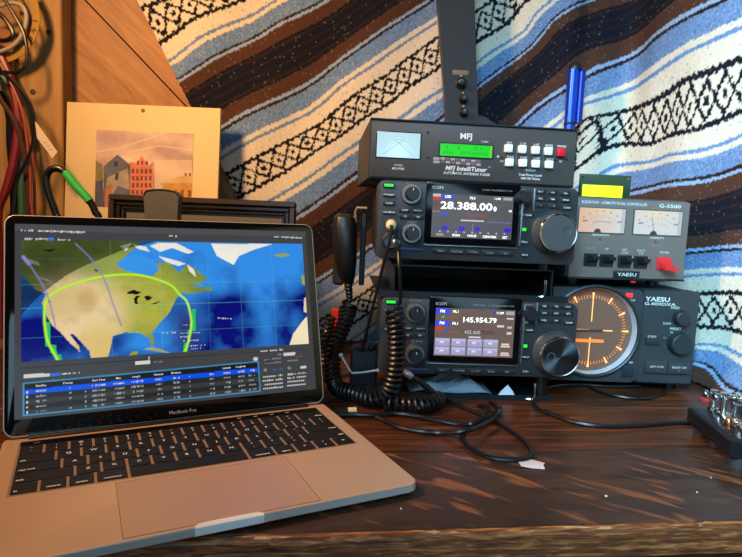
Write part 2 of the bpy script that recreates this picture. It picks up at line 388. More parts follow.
# ------------------------------------------------------------------ striped blanket
def blanket():
    Rr = .07
    c = CORNER
    def path(u):      # u<0 along back wall, u>0 towards the viewer on the right wall ; rounded corner
        u = np.asarray(u, float)
        A = c[None] + WD[None, :2] * u[:, None]; B = c[None] - RD[None] * u[:, None]
        w = np.clip((u + Rr) / (2 * Rr), 0, 1); w = w * w * (3 - 2 * w)
        return A * (1 - w)[:, None] + B * w[:, None]
    def uv(px, py):
        d = ray(px, py)
        a = C0 + d * (WY / (d[1] - WS * d[0])); ua = (a[:2] - c) @ WD[:2]
        if ua <= 0: return ua, a[2]
        nrm = np.array([-RD[1], RD[0]]); t = (RP @ nrm) / (d[:2] @ nrm); b = C0 + d * t
        return -(b[:2] - c) @ RD, b[2]
    ctl = [(164.6, 41.4, .066), (194, 20.7, .066), (241.6, 1, .066), (143, 9, -.066), (164.6, 1, -.066),
        (174.5, 59.2, .155), (214, 32.6, .155), (253.4, 14.8, .155), (180.4, 78.5, .288), (214, 57.2, .288), (251.4, 38.5, .288), (276, 23.5, .288), (318, 4, .288),
        (240, 116.7, .694), (280, 97.7, .694), (320, 75.4, .694), (225.2, 175.6, .934), (318.6, 125.2, .934), (238.5, 197.8, 1.066), (320, 148, 1.066), (366, 117, 1.066),
        (340, 60, .694), (425.3, 2.2, .694), (340, 87.5, .845), (384.9, 57.2, .845), (436.5, 22.4, .845), (340, 107.5, .934), (389.4, 74, .934), (438.7, 37, .934),
        (407.3, 87.5, 1.066), (438.7, 67.3, 1.066), (402.8, 116.7, 1.155), (438.7, 92, 1.155), (324.5, 166.7, 1.155), (272.6, 199.3, 1.155), (297.8, 214, 1.288), (348.2, 178.6, 1.288),
        (476.7, 41.7, 1.066), (521.2, 5.4, 1.066), (475.4, 12.1, .934), (491.5, 1.3, .934), (476.7, 63.3, 1.155), (523.9, 31, 1.155), (545.4, 5.4, 1.155),
        (478, 84.8, 1.288), (513, 59.3, 1.288), (534.6, 40.4, 1.288), (550.8, 20.2, 1.288), (583, 1.3, 1.288), (491.5, 109, 1.5), (524, 80, 1.5), (559, 46, 1.5), (588.5, 30, 1.5),
        (515.8, 125.2, 1.694), (564.3, 87.5, 1.694), (587.2, 77.2, 1.712), (651.8, 43, 1.712), (723.6, 3.6, 1.712), (594.4, 100.5, 1.845), (651.8, 77.2, 1.845), (739.8, 30.5, 1.845),
        (587.2, 118.5, 1.934), (633.9, 107.7, 1.934), (687.7, 82.6, 1.934), (739.8, 61, 1.934), (582, 164, 2.066), (601.5, 149, 2.066), (651.8, 143.6, 2.066), (698.5, 131, 2.066), (739.8, 113, 2.066),
        (608.7, 168, 2.155), (669.8, 156.2, 2.155), (739.8, 138.2, 2.155), (683, 181, 2.288), (738, 169, 2.288), (704.7, 218, 2.5), (741, 210.5, 2.5), (689.6, 250.4, 2.694), (741.3, 246.1, 2.694),
        (689.6, 275.9, 2.845), (741, 274, 2.845), (699, 293.5, 2.934), (740.7, 293, 2.934), (699.7, 326.3, 3.066), (740.7, 331.3, 3.066), (699.7, 344.7, 3.155), (740.7, 352.2, 3.155), (699.7, 359.7, 3.288), (721.3, 366.2, 3.288), (740.7, 381.3, 3.288)]
    P = np.array([uv(a, b) for a, b, t in ctl]); T = np.array([t for *_, t in ctl]); n = len(P)
    def ph(r2): return r2 * np.log(r2 + 1e-12) * .5
    K = ph(((P[:, None] - P[None]) ** 2).sum(-1)) + np.eye(n) * 4e-5
    Q = np.c_[np.ones(n), P]; M = np.block([[K, Q], [Q.T, np.zeros((3, 3))]]); cf = np.linalg.solve(M, np.r_[T, 0, 0, 0])
    def tfield(p):
        out = np.empty(len(p))
        for i in range(0, len(p), 20000):
            q = p[i:i + 20000]; out[i:i + 20000] = ph(((q[:, None] - P[None]) ** 2).sum(-1)) @ cf[:n] + cf[n] + q @ cf[n + 1:]
        return out
    e = np.array([uv(137, 0), uv(192, 107), uv(238, 198)])      # free left edge, hanging askew
    sl, ic = np.polyfit(e[:, 1], e[:, 0], 1)
    zt, zb, ur = .86, .004, .50; st = .0021
    nz = int((zt - zb) / st); Z = np.linspace(zb, zt, nz); ul = sl * Z + ic
    nu = int((ur - ul.mean()) / st); F = np.linspace(0, 1, nu)
    U = ul[:, None] + (ur - ul[:, None]) * F[None]; ZZ = np.repeat(Z[:, None], nu, 1)
    uf, zf = U.ravel(), ZZ.ravel(); p2 = np.c_[uf, zf]; t = tfield(p2)
    th = np.where(uf < 0, R(32), R(4)); w = np.clip((uf + .08) / .12, 0, 1); th = R(32) * (1 - w) + R(3) * w
    per = .285; s = (uf * np.cos(th) + zf * np.sin(th)) / per
    # colours
    cell = .0105
    rg = np.random.RandomState(3)
    jt = (rg.rand(len(t)) - .5) * .006
    sq = np.floor(s / cell) * cell; tq = t + jt
    tt = tq - np.round(tq); a = np.abs(tt)
    cream, blue, lblue, brown, black, dbr = L3(218, 208, 186), L3(106, 138, 180), L3(142, 168, 200), L3(78, 52, 41), L3(24, 27, 37), L3(50, 33, 29)
    rgb = np.zeros((len(t), 3)); rgb[:] = cream
    def band(lo, hi, col): k = (a >= lo) & (a < hi); rgb[k] = col
    band(.146, .163, blue); band(.19, .28, blue); band(.28, .297, dbr); band(.297, .315, lblue); band(.315, .395, brown); band(.395, .412, black); band(.412, .425, dbr); band(.425, .51, black)
    k = (a > .47) & (a < .478); rgb[k] = dbr
    # border: stepped line
    stp = np.where((np.floor(s / .02) % 2) == 0, .0022, -.0022)
    k = np.abs(a - .066 - stp) < .0095; rgb[k] = black
    # diamonds between the borders, built of woven steps
    b = np.round(tt / .0075) * .0075 / .052; pa = .098
    ph_ = (sq / pa) % 1.0; tri = np.abs(2 * ph_ - 1)
    X = np.abs(np.abs(b) - (1 - tri) * .98) < .20
    dot = (np.abs(b) < .18) & (np.abs(tri - .0) < .22)
    notch = (np.abs(b) > .62) & (tri < .16)
    k = (a < .054) & (X | dot | notch) ; rgb[k] = black
    # yarn flecks
    f = rg.rand(len(t)); dark = rgb.sum(1) < .35
    # clumpy variation
    cl = np.sin(uf * 900 + 3 * np.sin(zf * 400)) * np.sin(zf * 1100 + 2 * np.sin(uf * 300))
    rgb *= (1 + .16 * (rg.rand(len(t)) - .5) + .05 * cl)[:, None]
    k = dark & (f < .016); rgb[k] = rgb[k] + .09
    k = (~dark) & (f < .010) & (a > .08); rgb[k] *= .45
    bl = (a > .19) & (a < .28); k = bl & (f > .82); rgb[k] = rgb[k] * .7; k = bl & (f < .15); rgb[k] = rgb[k] * .75 + .14
    # folds in the cloth
    xy = path(uf); eps = 1e-3; d = path(uf + eps) - path(uf - eps); d /= np.linalg.norm(d, axis=1)[:, None]; nrm = np.stack([d[:, 1], -d[:, 0]], 1)
    g = lambda c_, w_: np.exp(-((uf - c_) / w_) ** 2)
    z0 = zf / .6
    off = .010 * g(-.14 + .05 * zf, .03) * z0 - .006 * g(-.08, .025) * z0 + .006 * g(.10 + .1 * zf, .05) + .003 * np.sin(uf * 21 + zf * 9) + .002 * np.sin(uf * 47 - zf * 17)
    off += .035 * np.clip(1 - zf / .10, 0, 1) ** 2 * np.clip((uf - .12) / .1, 0, 1)
    off += .004
    off += .0005 * np.sin(t * 2 * np.pi * 75) + .0004 * cl
    co = np.c_[xy + nrm * off[:, None], zf]
    i = np.arange(len(co)).reshape(nz, nu); q = np.stack([i[:-1, :-1], i[:-1, 1:], i[1:, 1:], i[1:, :-1]], -1).reshape(-1, 4)
    me = bpy.data.meshes.new('striped_blanket'); gridmesh(me, co, q, np.clip(rgb, 0, 1)); me.polygons.foreach_set('use_smooth', np.ones(len(q), bool))
    me.materials.append(mat('blanket_wool', None, .95, attr='base', spec=.1, bump=.5, nscale=420))
    o = bpy.data.objects.new('striped_blanket', me); COL.objects.link(o)
    md = o.modifiers.new('thickness', 'SOLIDIFY'); md.thickness = .004; md.offset = 1 if False else -1
    tag(o, 'woven wool blanket with blue, brown and black stripes and diamond bands hung over the wall', 'blanket')
blanket()

# ================================================================== LAPTOP
LM = pose(-.2244, .3070, 0, 26.9)
LF = Frame(LM)
LFI = LM.inverted()
ALU = mat('space_grey_aluminium', (212, 178, 152), .38, .22)
ALUE = mat('aluminium_edge', (206, 206, 204), .32, .35)
KEY = mat('keycap_black', (17, 16, 18), .55)
def laptop():
    t = thing('laptop', 'open silver laptop with a satellite map on its screen', 'laptop', LM)
    w, dp = .304, .212
    def rr(z, i, r=.0105, n=6):
        q = []
        for cx, cy, a0 in ((w - r, r, -90), (w - r, dp - r, 0), (r, dp - r, 90), (r, r, 180)):
            for k in range(n + 1):
                a = R(a0 + 90. * k / n); q.append((cx + (r - i) * math.cos(a), cy + (r - i) * math.sin(a), z))
        return q
    obj('base', MB().loft([rr(.0022, .006), rr(.003, .002), rr(.005, .0002), rr(.0098, 0), rr(.0107, .0004), rr(.011, .0012)]), ALU, t)
    obj('front_edge', MB().loft([rr(.0048, -.00015), rr(.0096, -.00015)], cap=False), ALUE, t)
    for fx, fy in ((.03, .03), (.274, .03), (.03, .18), (.274, .18)):
        obj('foot', MB().lathe([(.007, 0), (.006, .0024)], (fx, fy, 0), (0, 0, 1), 14), RUBBER, t)
    # thumb scoop in the middle of the front edge
    m = MB(); rings = []
    for k in range(17):
        a = -1 + k / 8.; x = w / 2 + .0235 * a; e = max(0., 1 - abs(a) ** 6)
        rings.append([(x, .0005, .0046), (x, -.0009, .0048), (x, -.0012, .0060), (x, -.0006, .0104), (x, .0004 + .0006 * e ** .5, .01125), (x, .0008 + .0030 * e ** .5, .01135), (x, .0012 + .0032 * e ** .5, .0108)])
    m.loft(rings); obj('thumb_scoop', m, mat('scoop_sky_white', (244, 247, 248), .25, .1), t)  # near-white base colour stands in for the sky reflected in the scoop
    # track pad
    obj('trackpad', MB().loft([[(.152 + sx * .0672, .003 + (.083 if sy > 0 else 0.), z) for sx, sy in ((-1, -1), (1, -1), (1, 1), (-1, 1))] for z in (.0108, .01112)]), mat('trackpad_glass', (202, 164, 138), .3, .2), t, smooth=False)
    obj('trackpad_rim', MB().tube([(.152 + sx * .0674, .003 + (.0832 if sy > 0 else -.0002), .01105) for sx, sy in ((-1, -1), (-1, 1), (1, 1), (1, -1), (-1, -1))], .00025, 4), mat('rim_dark', (84, 70, 62), .5), t)
    # keyboard
    obj('keyboard_well', MB().box(.0132, .2908, .0902, .1962, .0105, .01115), mat('well_aluminium', (160, 134, 114), .5, .2), t, smooth=False)
    u = .276 / 14.5; xk = .014; y0 = .091; ph = .0187; cache = {}
    def key(x, y, wu, hu, body=None, pos='C', lh=.0032):
        kw, kh = wu, hu; kk = (round(kw, 5), round(kh, 5))
        if kk not in cache:
            b = MB().box(-kw / 2, kw / 2, -kh / 2, kh / 2, 0, .0012, .0004); cache[kk] = b.mesh('key', False); cache[kk].materials.append(KEY)
        o = obj('key', cache[kk], None, t, loc=(x, y, .0111))
        if body:
            for bx, by, bb, bh in body: text(o, bb, bx, by, bh, KL, y=.00125, flat=True, name='legend')
        return o
    global KL
    KL = mat('key_legend', (235, 235, 230), .5, emit=(200, 200, 195), es=.35)
    def row(r, items, y=None, hh=.0163):
        x = xk
        for it in items:
            wu, body = it[0], it[1]; kw = wu * u - .0024
            yc = y0 + .0093 + r * ph
            if body is None: bl = None
            elif len(it) > 2: bl = [((-kw / 2 + .004) if it[2] == 'L' else (kw / 2 - .004), -.0045, body, .0021)]
            elif len(body) == 2: bl = [(0, .0032, body[0], .0030), (0, -.0034, body[1], .0030)]
            else: bl = [(0, 0, body, .0038)]
            o = key(x + wu * u / 2, yc, kw, hh, bl)
            x += wu * u
    def wtext(o): pass
    row(4, [(1, '~`')] + [(1, b) for b in ('!1', '@2', '#3', '$4', '%5', '^6', '&7', '*8', '(9', ')0', '_-', '+=')] + [(1.5, None)])
    row(3, [(1.5, None)] + [(1, b) for b in 'QWERTYUIOP'] + [(1, '{['), (1, '}]'), (1, '|\\')])
    row(2, [(1.75, None)] + [(1, b) for b in 'ASDFGHJKL'] + [(1, ':;'), (1, '"\''), (1.75, None)])
    row(1, [(2.25, None)] + [(1, b) for b in 'ZXCVBNM'] + [(1, '<,'), (1, '>.'), (1, '?/'), (2.25, None)])
    row(0, [(1, None), (1, None), (1, None), (1.25, None), (5, None), (1.25, None), (1, None), (1, '<'), (1, '^v'), (1, '>')])
    # word legends on the wide keys
    ks = [o for o in t.children if o.name.startswith('key') and not o.name.startswith('keyboard')]
    def word(i, s, side, up=False):
        o = ks[i]; xs = [v.co.x for v in o.data.vertices]; kw = max(xs)
        text(o, s, (-kw + .002) if side == 'L' else (kw - .002 if side == 'R' else 0), -.0048, .0023, KL, y=.00125, flat=True, name='legend', align={'L': 'LEFT', 'R': 'RIGHT', 'C': 'CENTER'}[side], bold=.012)
    word(13, 'delete', 'R'); word(14, 'tab', 'L'); word(28, 'caps lock', 'L'); word(40, 'return', 'R'); word(41, 'shift', 'L'); word(52, 'shift', 'R')
    word(53, 'fn', 'L'); word(54, 'control', 'C'); word(55, 'option', 'C'); word(56, 'command', 'C'); word(58, 'command', 'C'); word(59, 'option', 'C')
    tb = obj('touch_bar', MB().box(.0145, .2895, .1852, .1955, .0111, .0119, .0003), mat('touch_bar_glass', (14, 13, 15), .25), t, smooth=False)
    text(tb, 'esc', .027, .1903, .0028, PGREY, y=.01195, flat=True)
    for q in (.205, .222, .239, .256): obj('touch_icon', MB().box(q - .002, q + .002, .1893, .1911, .0119, .01195), PGREY, tb, smooth=False)
    # hinge and lid
    obj('hinge', MB().cyl((.02, .2055, .0095), (.284, .2055, .0095), .0042), mat('hinge_black', (22, 22, 24), .4), t)
    ML = Matrix.Translation((0, .205, .013)) @ Matrix.Rotation(R(-15.7), 4, 'X')
    lid = obj('lid', MB().slab(w / 2, .1015, w, .203, .0052, .0050, .0095, .0005, 5), ALUE, t)
    lid.matrix_local = ML
    F = Frame(LM @ ML)
    gl = obj('bezel', MB().slab(w / 2, .1017, w - .0022, .2012, .0004, .0006, .0086, .0001, 5), mat('bezel_glass', (10, 10, 11), .07, spec=.6), lid)
    k = F.k
    # screen -------------------------------------------------------------
    sw, sh = .2865, .179; sx0, sz0 = (w - sw) / 2, .0155
    P = lambda a, b: tuple(np.array(F.px(a, b)) - np.array([sx0, sz0]))
    Q = lambda pts: [P(a, b) for a, b in pts]
    c = Canvas(sw, sh, 420, 262, L3(66, 68, 71))
    c.fill([(0, sh), (sw, sh), (sw, sh - .0062), (0, sh - .0062)], L3(78, 79, 82))
    TL, TR, BR, BL = P(20.8, 242.5), P(303.6, 249.), P(307.4, 343.5), P(20.8, 362.5)
    mtop, mbot, ml, mr = sh - .0145, (BL[1] + BR[1]) / 2, (TL[0] + BL[0]) / 2, (TR[0] + BR[0]) / 2
    mapm = (c.X > ml) & (c.X < mr) & (c.Y > mbot) & (c.Y < mtop)
    mx = (c.X - ml) / (mr - ml); my = (c.Y - mbot) / (mtop - mbot)
    n1, n2, n3 = c.noise(5, 1), c.noise(10, 2), c.noise(22, 3)
    # ocean: depth shading of the map image
    G = lambda cx, cy, rx, ry: np.exp(-((mx - cx) / rx) ** 2 - ((my - cy) / ry) ** 2)
    sh_ = .30 + .85 * np.clip((my - .35) / .65, 0, 1) + .55 * G(.83, .25, .05, .35) + .45 * G(.90, .75, .12, .3) + .75 * G(.42, .12, .1, .16) + .5 * G(.55, .45, .05, .25) + .5 * G(.64, .62, .1, .12)
    sh_ -= .55 * G(.70, .28, .07, .35) + .6 * G(.05, .2, .12, .3) + .35 * G(.99, .45, .08, .25)
    sh_ += .28 * G(.02, .42, .1, .1) + (n2 - .5) * .9 + (n1 - .5) * .4
    sh_ = np.clip(sh_, 0, 1)[..., None]
    oc = (1 - sh_) * L3(10, 16, 116) + sh_ * L3(52, 142, 232)
    c.c[mapm] = oc[mapm]
    pur = (G(.525, .2, .05, .22) * .8)[..., None]; c.c = np.where(mapm[..., None], c.c * (1 - pur) + L3(48, 22, 92) * pur, c.c)
    def land(pts, col, var=.35, sd=0):
        m = c.inside(Q(pts)) & mapm; nn = (n3 if sd else n2)[m][:, None]; c.c[m] = np.array(col) * (1 - var + 2 * var * nn); return m
    NA = [(15, 236), (140, 236), (138, 246), (127, 255), (119, 262), (123.6, 270), (140.3, 274), (150.8, 277), (158, 271), (153, 262), (157, 264), (166, 262), (172, 265), (179, 272.8), (187, 264), (194.5, 268), (208, 279.5), (192, 285), (203, 289), (204, 292), (186, 294), (183, 292), (176, 299),
          (170, 312), (159, 324), (152, 333), (154.5, 344), (151.5, 346.5), (149, 338), (140, 333), (125, 332.5), (113, 336), (111, 346), (108, 357), (100, 366), (92, 366), (89.5, 351), (73.5, 334), (69.5, 334), (79, 346), (80, 352), (68, 341), (62, 334), (52, 325), (46, 315), (42, 303), (46, 294), (36, 290), (21, 274), (15, 272)]
    nam = land(NA, L3(122, 140, 62), .45)
    # colour zones of the continent
    zx, zy = c.X, c.Y
    def zone(cx, cy, rx, ry, col, amt=1.):
        a0 = P(cx, cy); g = np.exp(-(((zx - a0[0]) / (rx * k)) ** 2 + ((zy - a0[1]) / (ry * k)) ** 2) ** 2)[..., None] * amt * (.6 + .8 * n3[..., None]); g = np.clip(g, 0, 1)
        c.c = np.where(nam[..., None], c.c * (1 - g) + np.array(col) * g, c.c)
    zone(135, 302, 46, 36, L3(178, 178, 70)); zone(80, 318, 38, 40, L3(240, 208, 160)); zone(100, 345, 18, 20, L3(226, 196, 120), .9); zone(62, 300, 24, 18, L3(214, 186, 124), .8); zone(88, 300, 9, 12, L3(196, 160, 98), .6)
    zone(118, 266, 30, 10, L3(150, 160, 82), .7)
    for pl in ([(211, 244), (216.7, 256), (233.4, 265), (239, 256), (254.5, 249.5), (273, 244)],): land(pl, L3(240, 238, 226), .06)
    for pl in ([(273, 255), (281, 257.5), (291, 255.5), (283, 253)], [(301, 276), (306, 274), (306, 286), (302, 284)]): land(pl, L3(150, 165, 90), .3)
    for pl in ([(289, 346), (293, 334), (301, 323), (308, 315), (309, 346)],): land(pl, L3(244, 228, 190), .08)
    for pl in ([(304, 298), (307, 297), (308, 313), (303.5, 312)],): land(pl, L3(232, 214, 178), .1)
    land([(143, 349), (152, 347), (160, 349), (172, 353.5), (160, 352)], L3(170, 170, 110)); land([(128, 356), (132, 352), (138, 351), (137, 357)], L3(160, 170, 60)); land([(170, 272), (188, 282), (206, 287.5), (200, 284), (184, 274)], L3(130, 150, 70)); land([(203, 288), (211, 286), (212, 291), (204, 291)], L3(120, 150, 50))
    for pl in ([(132, 244), (146, 247), (150, 252), (138, 249)], [(150, 246), (158, 243), (176, 243), (194, 252), (188, 254), (172, 248), (160, 252)], [(158, 256), (166, 258), (178, 261), (186, 264), (178, 266), (166, 262)], [(187, 264), (194, 270), (196, 277), (189, 271)], [(120, 246), (132, 243), (126, 251)]): land(pl, L3(236, 232, 220), .08)
    land([(116, 264), (123.6, 258.4), (132, 254), (144.5, 256), (153, 260.5), (159, 270), (151, 276), (140.3, 273.5), (123.6, 270)], L3(58, 150, 236), .06)
    for pl in ([(35, 276), (46, 281), (66, 290), (60, 287), (48, 279)], [(28, 259), (38, 262), (40, 266), (30, 263)]): land(pl, L3(214, 210, 190), .2)
    for pl in ([(125.5, 293.5), (130, 291), (134, 289.6), (137, 291), (141.5, 292.3), (137, 294.5)], [(135, 304.5), (133.8, 299), (136, 296), (140.5, 296), (137.2, 299), (138, 304)], [(144, 296.5), (148, 295.5), (152.5, 297.5), (149, 300.5), (146, 300)], [(148, 305), (156, 302.5), (162, 300.5), (156, 304)], [(42, 250), (56, 249), (50, 252)]): land(pl, L3(22, 22, 26), .2)
    # shaded region outside the big arc
    dk = c.inside(Q([(15, 236), (160, 240), (148.7, 243.8), (125, 249), (102.7, 258.4), (84, 266), (67, 275), (46.3, 290), (34, 301), (23.4, 312.7), (15, 322)])) & mapm
    c.c[dk] = c.c[dk] * .28 + L3(20, 32, 26) * .5
    ft = [(60, 366), (57.6, 360), (48, 342), (45.3, 329), (44.5, 316), (46, 302), (55, 292), (69, 285.6), (94.4, 278), (119.5, 274.7), (144.5, 276), (169.6, 284.5), (179, 294), (187, 302), (191, 318), (191, 328), (187.8, 343.5), (184.4, 352.5)]
    ftm = Q([tuple(q[:2]) for q in spline([(a, b, 0) for a, b in ft], 5)])
    keep = c.c.copy()
    for pts in ([(191.8, 309), (195.6, 309), (195.6, 331), (191.8, 331)], [(184, 343), (188, 342), (188, 352), (183, 352)], [(188, 330), (191, 330), (190, 341), (187, 341)], [(45.3, 322), (49.8, 322), (50.5, 347), (45.3, 346)], [(50, 345), (56, 345), (57, 354), (50.5, 353)], [(56, 354), (61.5, 355), (62, 361), (56, 360)]): c.fill(Q(pts), L3(40, 196, 96))
    c.line(ftm, .0022, L3(168, 240, 40)); c.line(ftm, .0009, L3(214, 250, 60), .7)
    for pts in ([(23.4, 257), (31.7, 267.8), (44, 287.7), (49.5, 302), (55.7, 327)], [(75.6, 243.8), (92.3, 260.5), (104.8, 281), (113, 304), (121.5, 326)]):
        c.line(Q([tuple(q[:2]) for q in spline([(a, b, 0) for a, b in pts], 6)]), .0013, L3(128, 130, 186), .85)
    c.line(Q([(23.4, 257), (29, 264)]), .0028, L3(140, 140, 210))
    for pt in ((46, 289), (49.5, 301.5)): c.line(Q([pt, pt]), .0016, L3(60, 90, 200))
    c.line(Q([(95, 270), (97, 271)]), .0015, L3(20, 30, 60))
    for gx in (.105, .275, .44, .61, .735, .865): c.line([(ml + gx * (mr - ml), mbot), (ml + gx * (mr - ml), mtop)], .0004, L3(120, 190, 200), .30)
    for gy in (.19, .43, .62, .83): c.line([(ml, mbot + gy * (mtop - mbot)), (mr, mbot + gy * (mtop - mbot))], .0004, L3(110, 230, 190), .30)
    c.c[~mapm & (np.abs(keep - c.c).sum(-1) > 0)] = keep[~mapm & (np.abs(keep - c.c).sum(-1) > 0)]
    def dashes(a, b, n, col, hh=.0016, seed=0, gap=.35):
        """row of tiny unreadable characters between two screen points (pixel positions)"""
        rg = np.random.RandomState(seed); A, B = np.array(P(*a)), np.array(P(*b))
        for i in range(n):
            if rg.rand() < .12: continue
            f0 = (i + gap / 2) / n; f1 = (i + 1 - gap / 2) / n; p0 = A + (B - A) * f0; p1 = A + (B - A) * f1; h2 = hh * (.55 + .45 * rg.rand()) / 2
            c.fill([(p0[0], p0[1] - h2), (p1[0], p1[1] - h2), (p1[0], p1[1] + h2), (p0[0], p0[1] + h2)], col, .9)
    LG = L3(225, 225, 222); MG = L3(150, 150, 150)
    dashes((21, 230.6), (33, 230.8), 7, LG, .0024, 1); dashes((38, 231), (85, 232.3), 26, LG, .0024, 2)
    dashes((24, 239), (33, 239), 4, LG, .002, 3); dashes((35, 239), (48, 239.2), 7, LG, .0022, 4); c.fill(Q([(48, 237.8), (54, 238), (54, 240.6), (48, 240.4)]), L3(60, 120, 230)); dashes((58, 239.6), (70, 239.9), 7, LG, .0016, 5)
    dashes((169, 236), (177, 236.4), 4, LG, .0024, 6); dashes((272, 236.8), (302, 238), 18, LG, .0018, 7)
    dashes((190, 258), (250, 258.5), 8, L3(150, 200, 230), .0006, 41, .9)
    # satellite names beside the eastern edge
    for a, b, n, sd in (((183, 325), (192, 325), 6, 11), ((161, 333), (176, 332.6), 8, 12), ((180, 333.4), (200, 332.6), 11, 13), ((180, 337), (190, 336.6), 5, 14), ((183, 341), (199, 340), 8, 15), ((190, 346), (206, 345), 8, 16), ((191, 349), (203, 348), 7, 17), ((217, 318), (232, 319), 6, 18)): dashes(a, b, n, L3(210, 210, 230), .0012, sd)
    # slider + toolbar under the map
    c.line(Q([(21, 368), (305, 349)]), .0006, L3(40, 40, 42)); c.fill(Q([(135, 361.6), (150, 360.6), (150, 363.8), (135, 364.8)]), LG, .9); dashes((152, 362.4), (162, 361.8), 5, MG, .0014, 21)
    c.fill(Q([(148.6, 357), (149.6, 357), (149.6, 360.5), (148.6, 360.5)]), LG)
    c.fill(Q([(24, 374.8), (50, 373), (50, 376.2), (24, 378)]), LG, .85); c.fill(Q([(50, 373), (60, 372.3), (60, 375.4), (50, 376.2)]), L3(50, 110, 220)); dashes((61, 374.2), (80, 372.6), 10, LG, .0016, 22)
    c.line(Q([(255, 359), (256, 359)]), .0036, L3(220, 220, 220))
    # table
    t0, t1, b1, b0 = (23.5, 383.5), (258, 361.5), (260, 391), (23.5, 415.5)
    c.fill(Q([t0, t1, b1, b0]), L3(40, 41, 43))
    lp_ = lambda a, b, f: (a[0] + (b[0] - a[0]) * f, a[1] + (b[1] - a[1]) * f)
    def strip(f0, f1, col, a=1.): c.fill(Q([lp_(t0, b0, f0), lp_(t1, b1, f0), lp_(t1, b1, f1), lp_(t0, b0, f1)]), col, a)
    strip(0, .2, L3(30, 31, 33)); strip(.2, .36, L3(12, 84, 232))
    strip(.52, .68, L3(58, 59, 61)); strip(.84, 1, L3(58, 59, 61))
    cols = [(.05, .10, 5), (.19, .205, 1), (.26, .268, 1), (.29, .35, 8), (.38, .43, 7), (.455, .51, 7), (.56, .59, 4), (.635, .665, 4), (.70, .71, 1), (.79, .81, 3), (.85, .88, 4), (.91, .94, 4), (.955, .985, 4)]
    for ri, fr in enumerate((.28, .44, .60, .76, .92)):
        for ci, (a, b, n) in enumerate(cols):
            Lp, Rp = lp_(t0, b0, fr), lp_(t1, b1, fr)
            dashes(lp_(Lp, Rp, a), lp_(Lp, Rp, b), n, L3(210, 212, 215) if ri == 0 else L3(165, 165, 162), .0019, 60 + ri * 20 + ci, .3)
        dashes(lp_(lp_(t0, b0, fr), lp_(t1, b1, fr), .01), lp_(lp_(t0, b0, fr), lp_(t1, b1, fr), .022), 1, LG, .002, 5)
    c.line(Q([t0, t1, b1, b0, t0]), .0011, L3(70, 150, 200))
    # side panel
    dashes((260, 351.5), (283, 349.6), 12, LG, .0018, 31); c.fill(Q([(283.5, 353), (295, 352.2), (295, 355), (283.5, 356)]), LG, .8); dashes((277, 354.6), (282, 354.2), 3, MG, .0014, 32)
    dashes((264, 360), (281, 358), 9, MG, .0014, 33); dashes((263, 364), (281, 362), 10, MG, .0014, 34); dashes((287, 361), (298, 360), 6, MG, .0014, 35); dashes((296, 357), (302, 356), 4, L3(190, 60, 50), .0014, 36)
    for pt in ((265, 370), (289, 368)): c.line(Q([pt, (pt[0] + .3, pt[1])]), .0030, L3(140, 142, 142))
    dashes((272, 369.6), (283, 368.8), 6, L3(60, 110, 210), .0014, 37); c.fill(Q([(300.5, 366), (306, 365.6), (306, 368), (300.5, 368.6)]), LG, .8)
    for r_ in range(4):
        dashes((262.5, 377 + 3.9 * r_), (283, 375 + 3.9 * r_), 11, LG, .0018, 70 + r_); dashes((287, 374.6 + 3.7 * r_), (306, 372.8 + 3.7 * r_), 10, LG, .0018, 80 + r_)
    scr = c.make('screen', mat('laptop_screen', (3, 3, 4), .12, attr='emit', es=.95, spec=.12), lid, (sx0, -.0004, sz0), 'lit screen showing North America and a pass table')
    # legible headings and the maker's lettering
    HD = mat('screen_text', (200, 200, 200), .5, emit=(225, 225, 222), es=.8)
    for s_, fx in (('Satellite', .075), ('Priority', .19), ('Start Time', .32), ('Max', .405), ('Length', .48), ('Azimuth', .575), ('Elevation', .65), ('Latitude', .865), ('Longitude', .925)):
        a = lp_(lp_(t0, b0, .11), lp_(t1, b1, .11), fx); pp = P(*a); text(scr, s_, pp[0], pp[1], .0019, HD, y=-.0002, bold=.01)
    a = F.px(183, 415.5); text(lid, 'MacBook Pro', a[0], .0072, .0034, mat('lid_print', (170, 172, 174), .5), y=-.0003, bold=.01)
    return t
laptop()

# ================================================================== RADIOS
def face_tools(t, F):
    k = F.k
    class Z: pass
    z = Z()
    def btn(px, py, wp, hp, m=BTN, d=.0022, name='button', lab=None, lm=PGREY, lh=1.6, r=.0006, par=None, y0=0.):
        x, zz = F.px(px, py, d); o = obj(name, MB().slab(0, 0, wp * k, hp * k, 0, d, min(r, hp * k * .45), min(.0005, d * .4)), m, par or t, loc=(x, y0, zz))
        if lab: text(o, lab, 0, 0, lh * k, lm, y=-d - .0002)
        return o
    def txt(px, py, s, hp, m=WHITE, bold=.0, shear=0., par=None, align='CENTER', y=-.0003, wid=None):
        x, zz = F.px(px, py); return text(par or t, s, x, zz, hp * k, m, y=y, bold=bold, shear=shear, align=align, wid=None if wid is None else wid * k)
    def knob(px, py, prof, m, name='knob', n=32, d0=0., ref=0.):
        x, zz = F.px(px, py, ref); return obj(name, MB().lathe([(a * k, b) for a, b in prof], (0, 0, 0), (0, -1, 0), n), m, t, loc=(x, -d0, zz))
    z.btn, z.txt, z.knob, z.k = btn, txt, knob, k
    return z
DIALM = mat('dial_black', (74, 78, 80), .35, .35)
DIALF = mat('dial_spun_face', (76, 80, 82), .4, .3)
KNOBM = mat('knob_black', (22, 22, 24), .4)
SLOT = mat('slot_blue', (30, 32, 86), .4)

def ridged(k, r, d, n=40, dep=.0004):
    """small ribbed knob as one mesh"""
    m = MB(); rings = []
    for rr, h in ((r, 0), (r * .97, d * .9), (r * .9, d)):
        rings.append([((rr - (dep if i % 2 else 0)) * math.cos(2 * math.pi * i / n), -h, (rr - (dep if i % 2 else 0)) * math.sin(2 * math.pi * i / n)) for i in range(n)])
    return m.loft(rings)

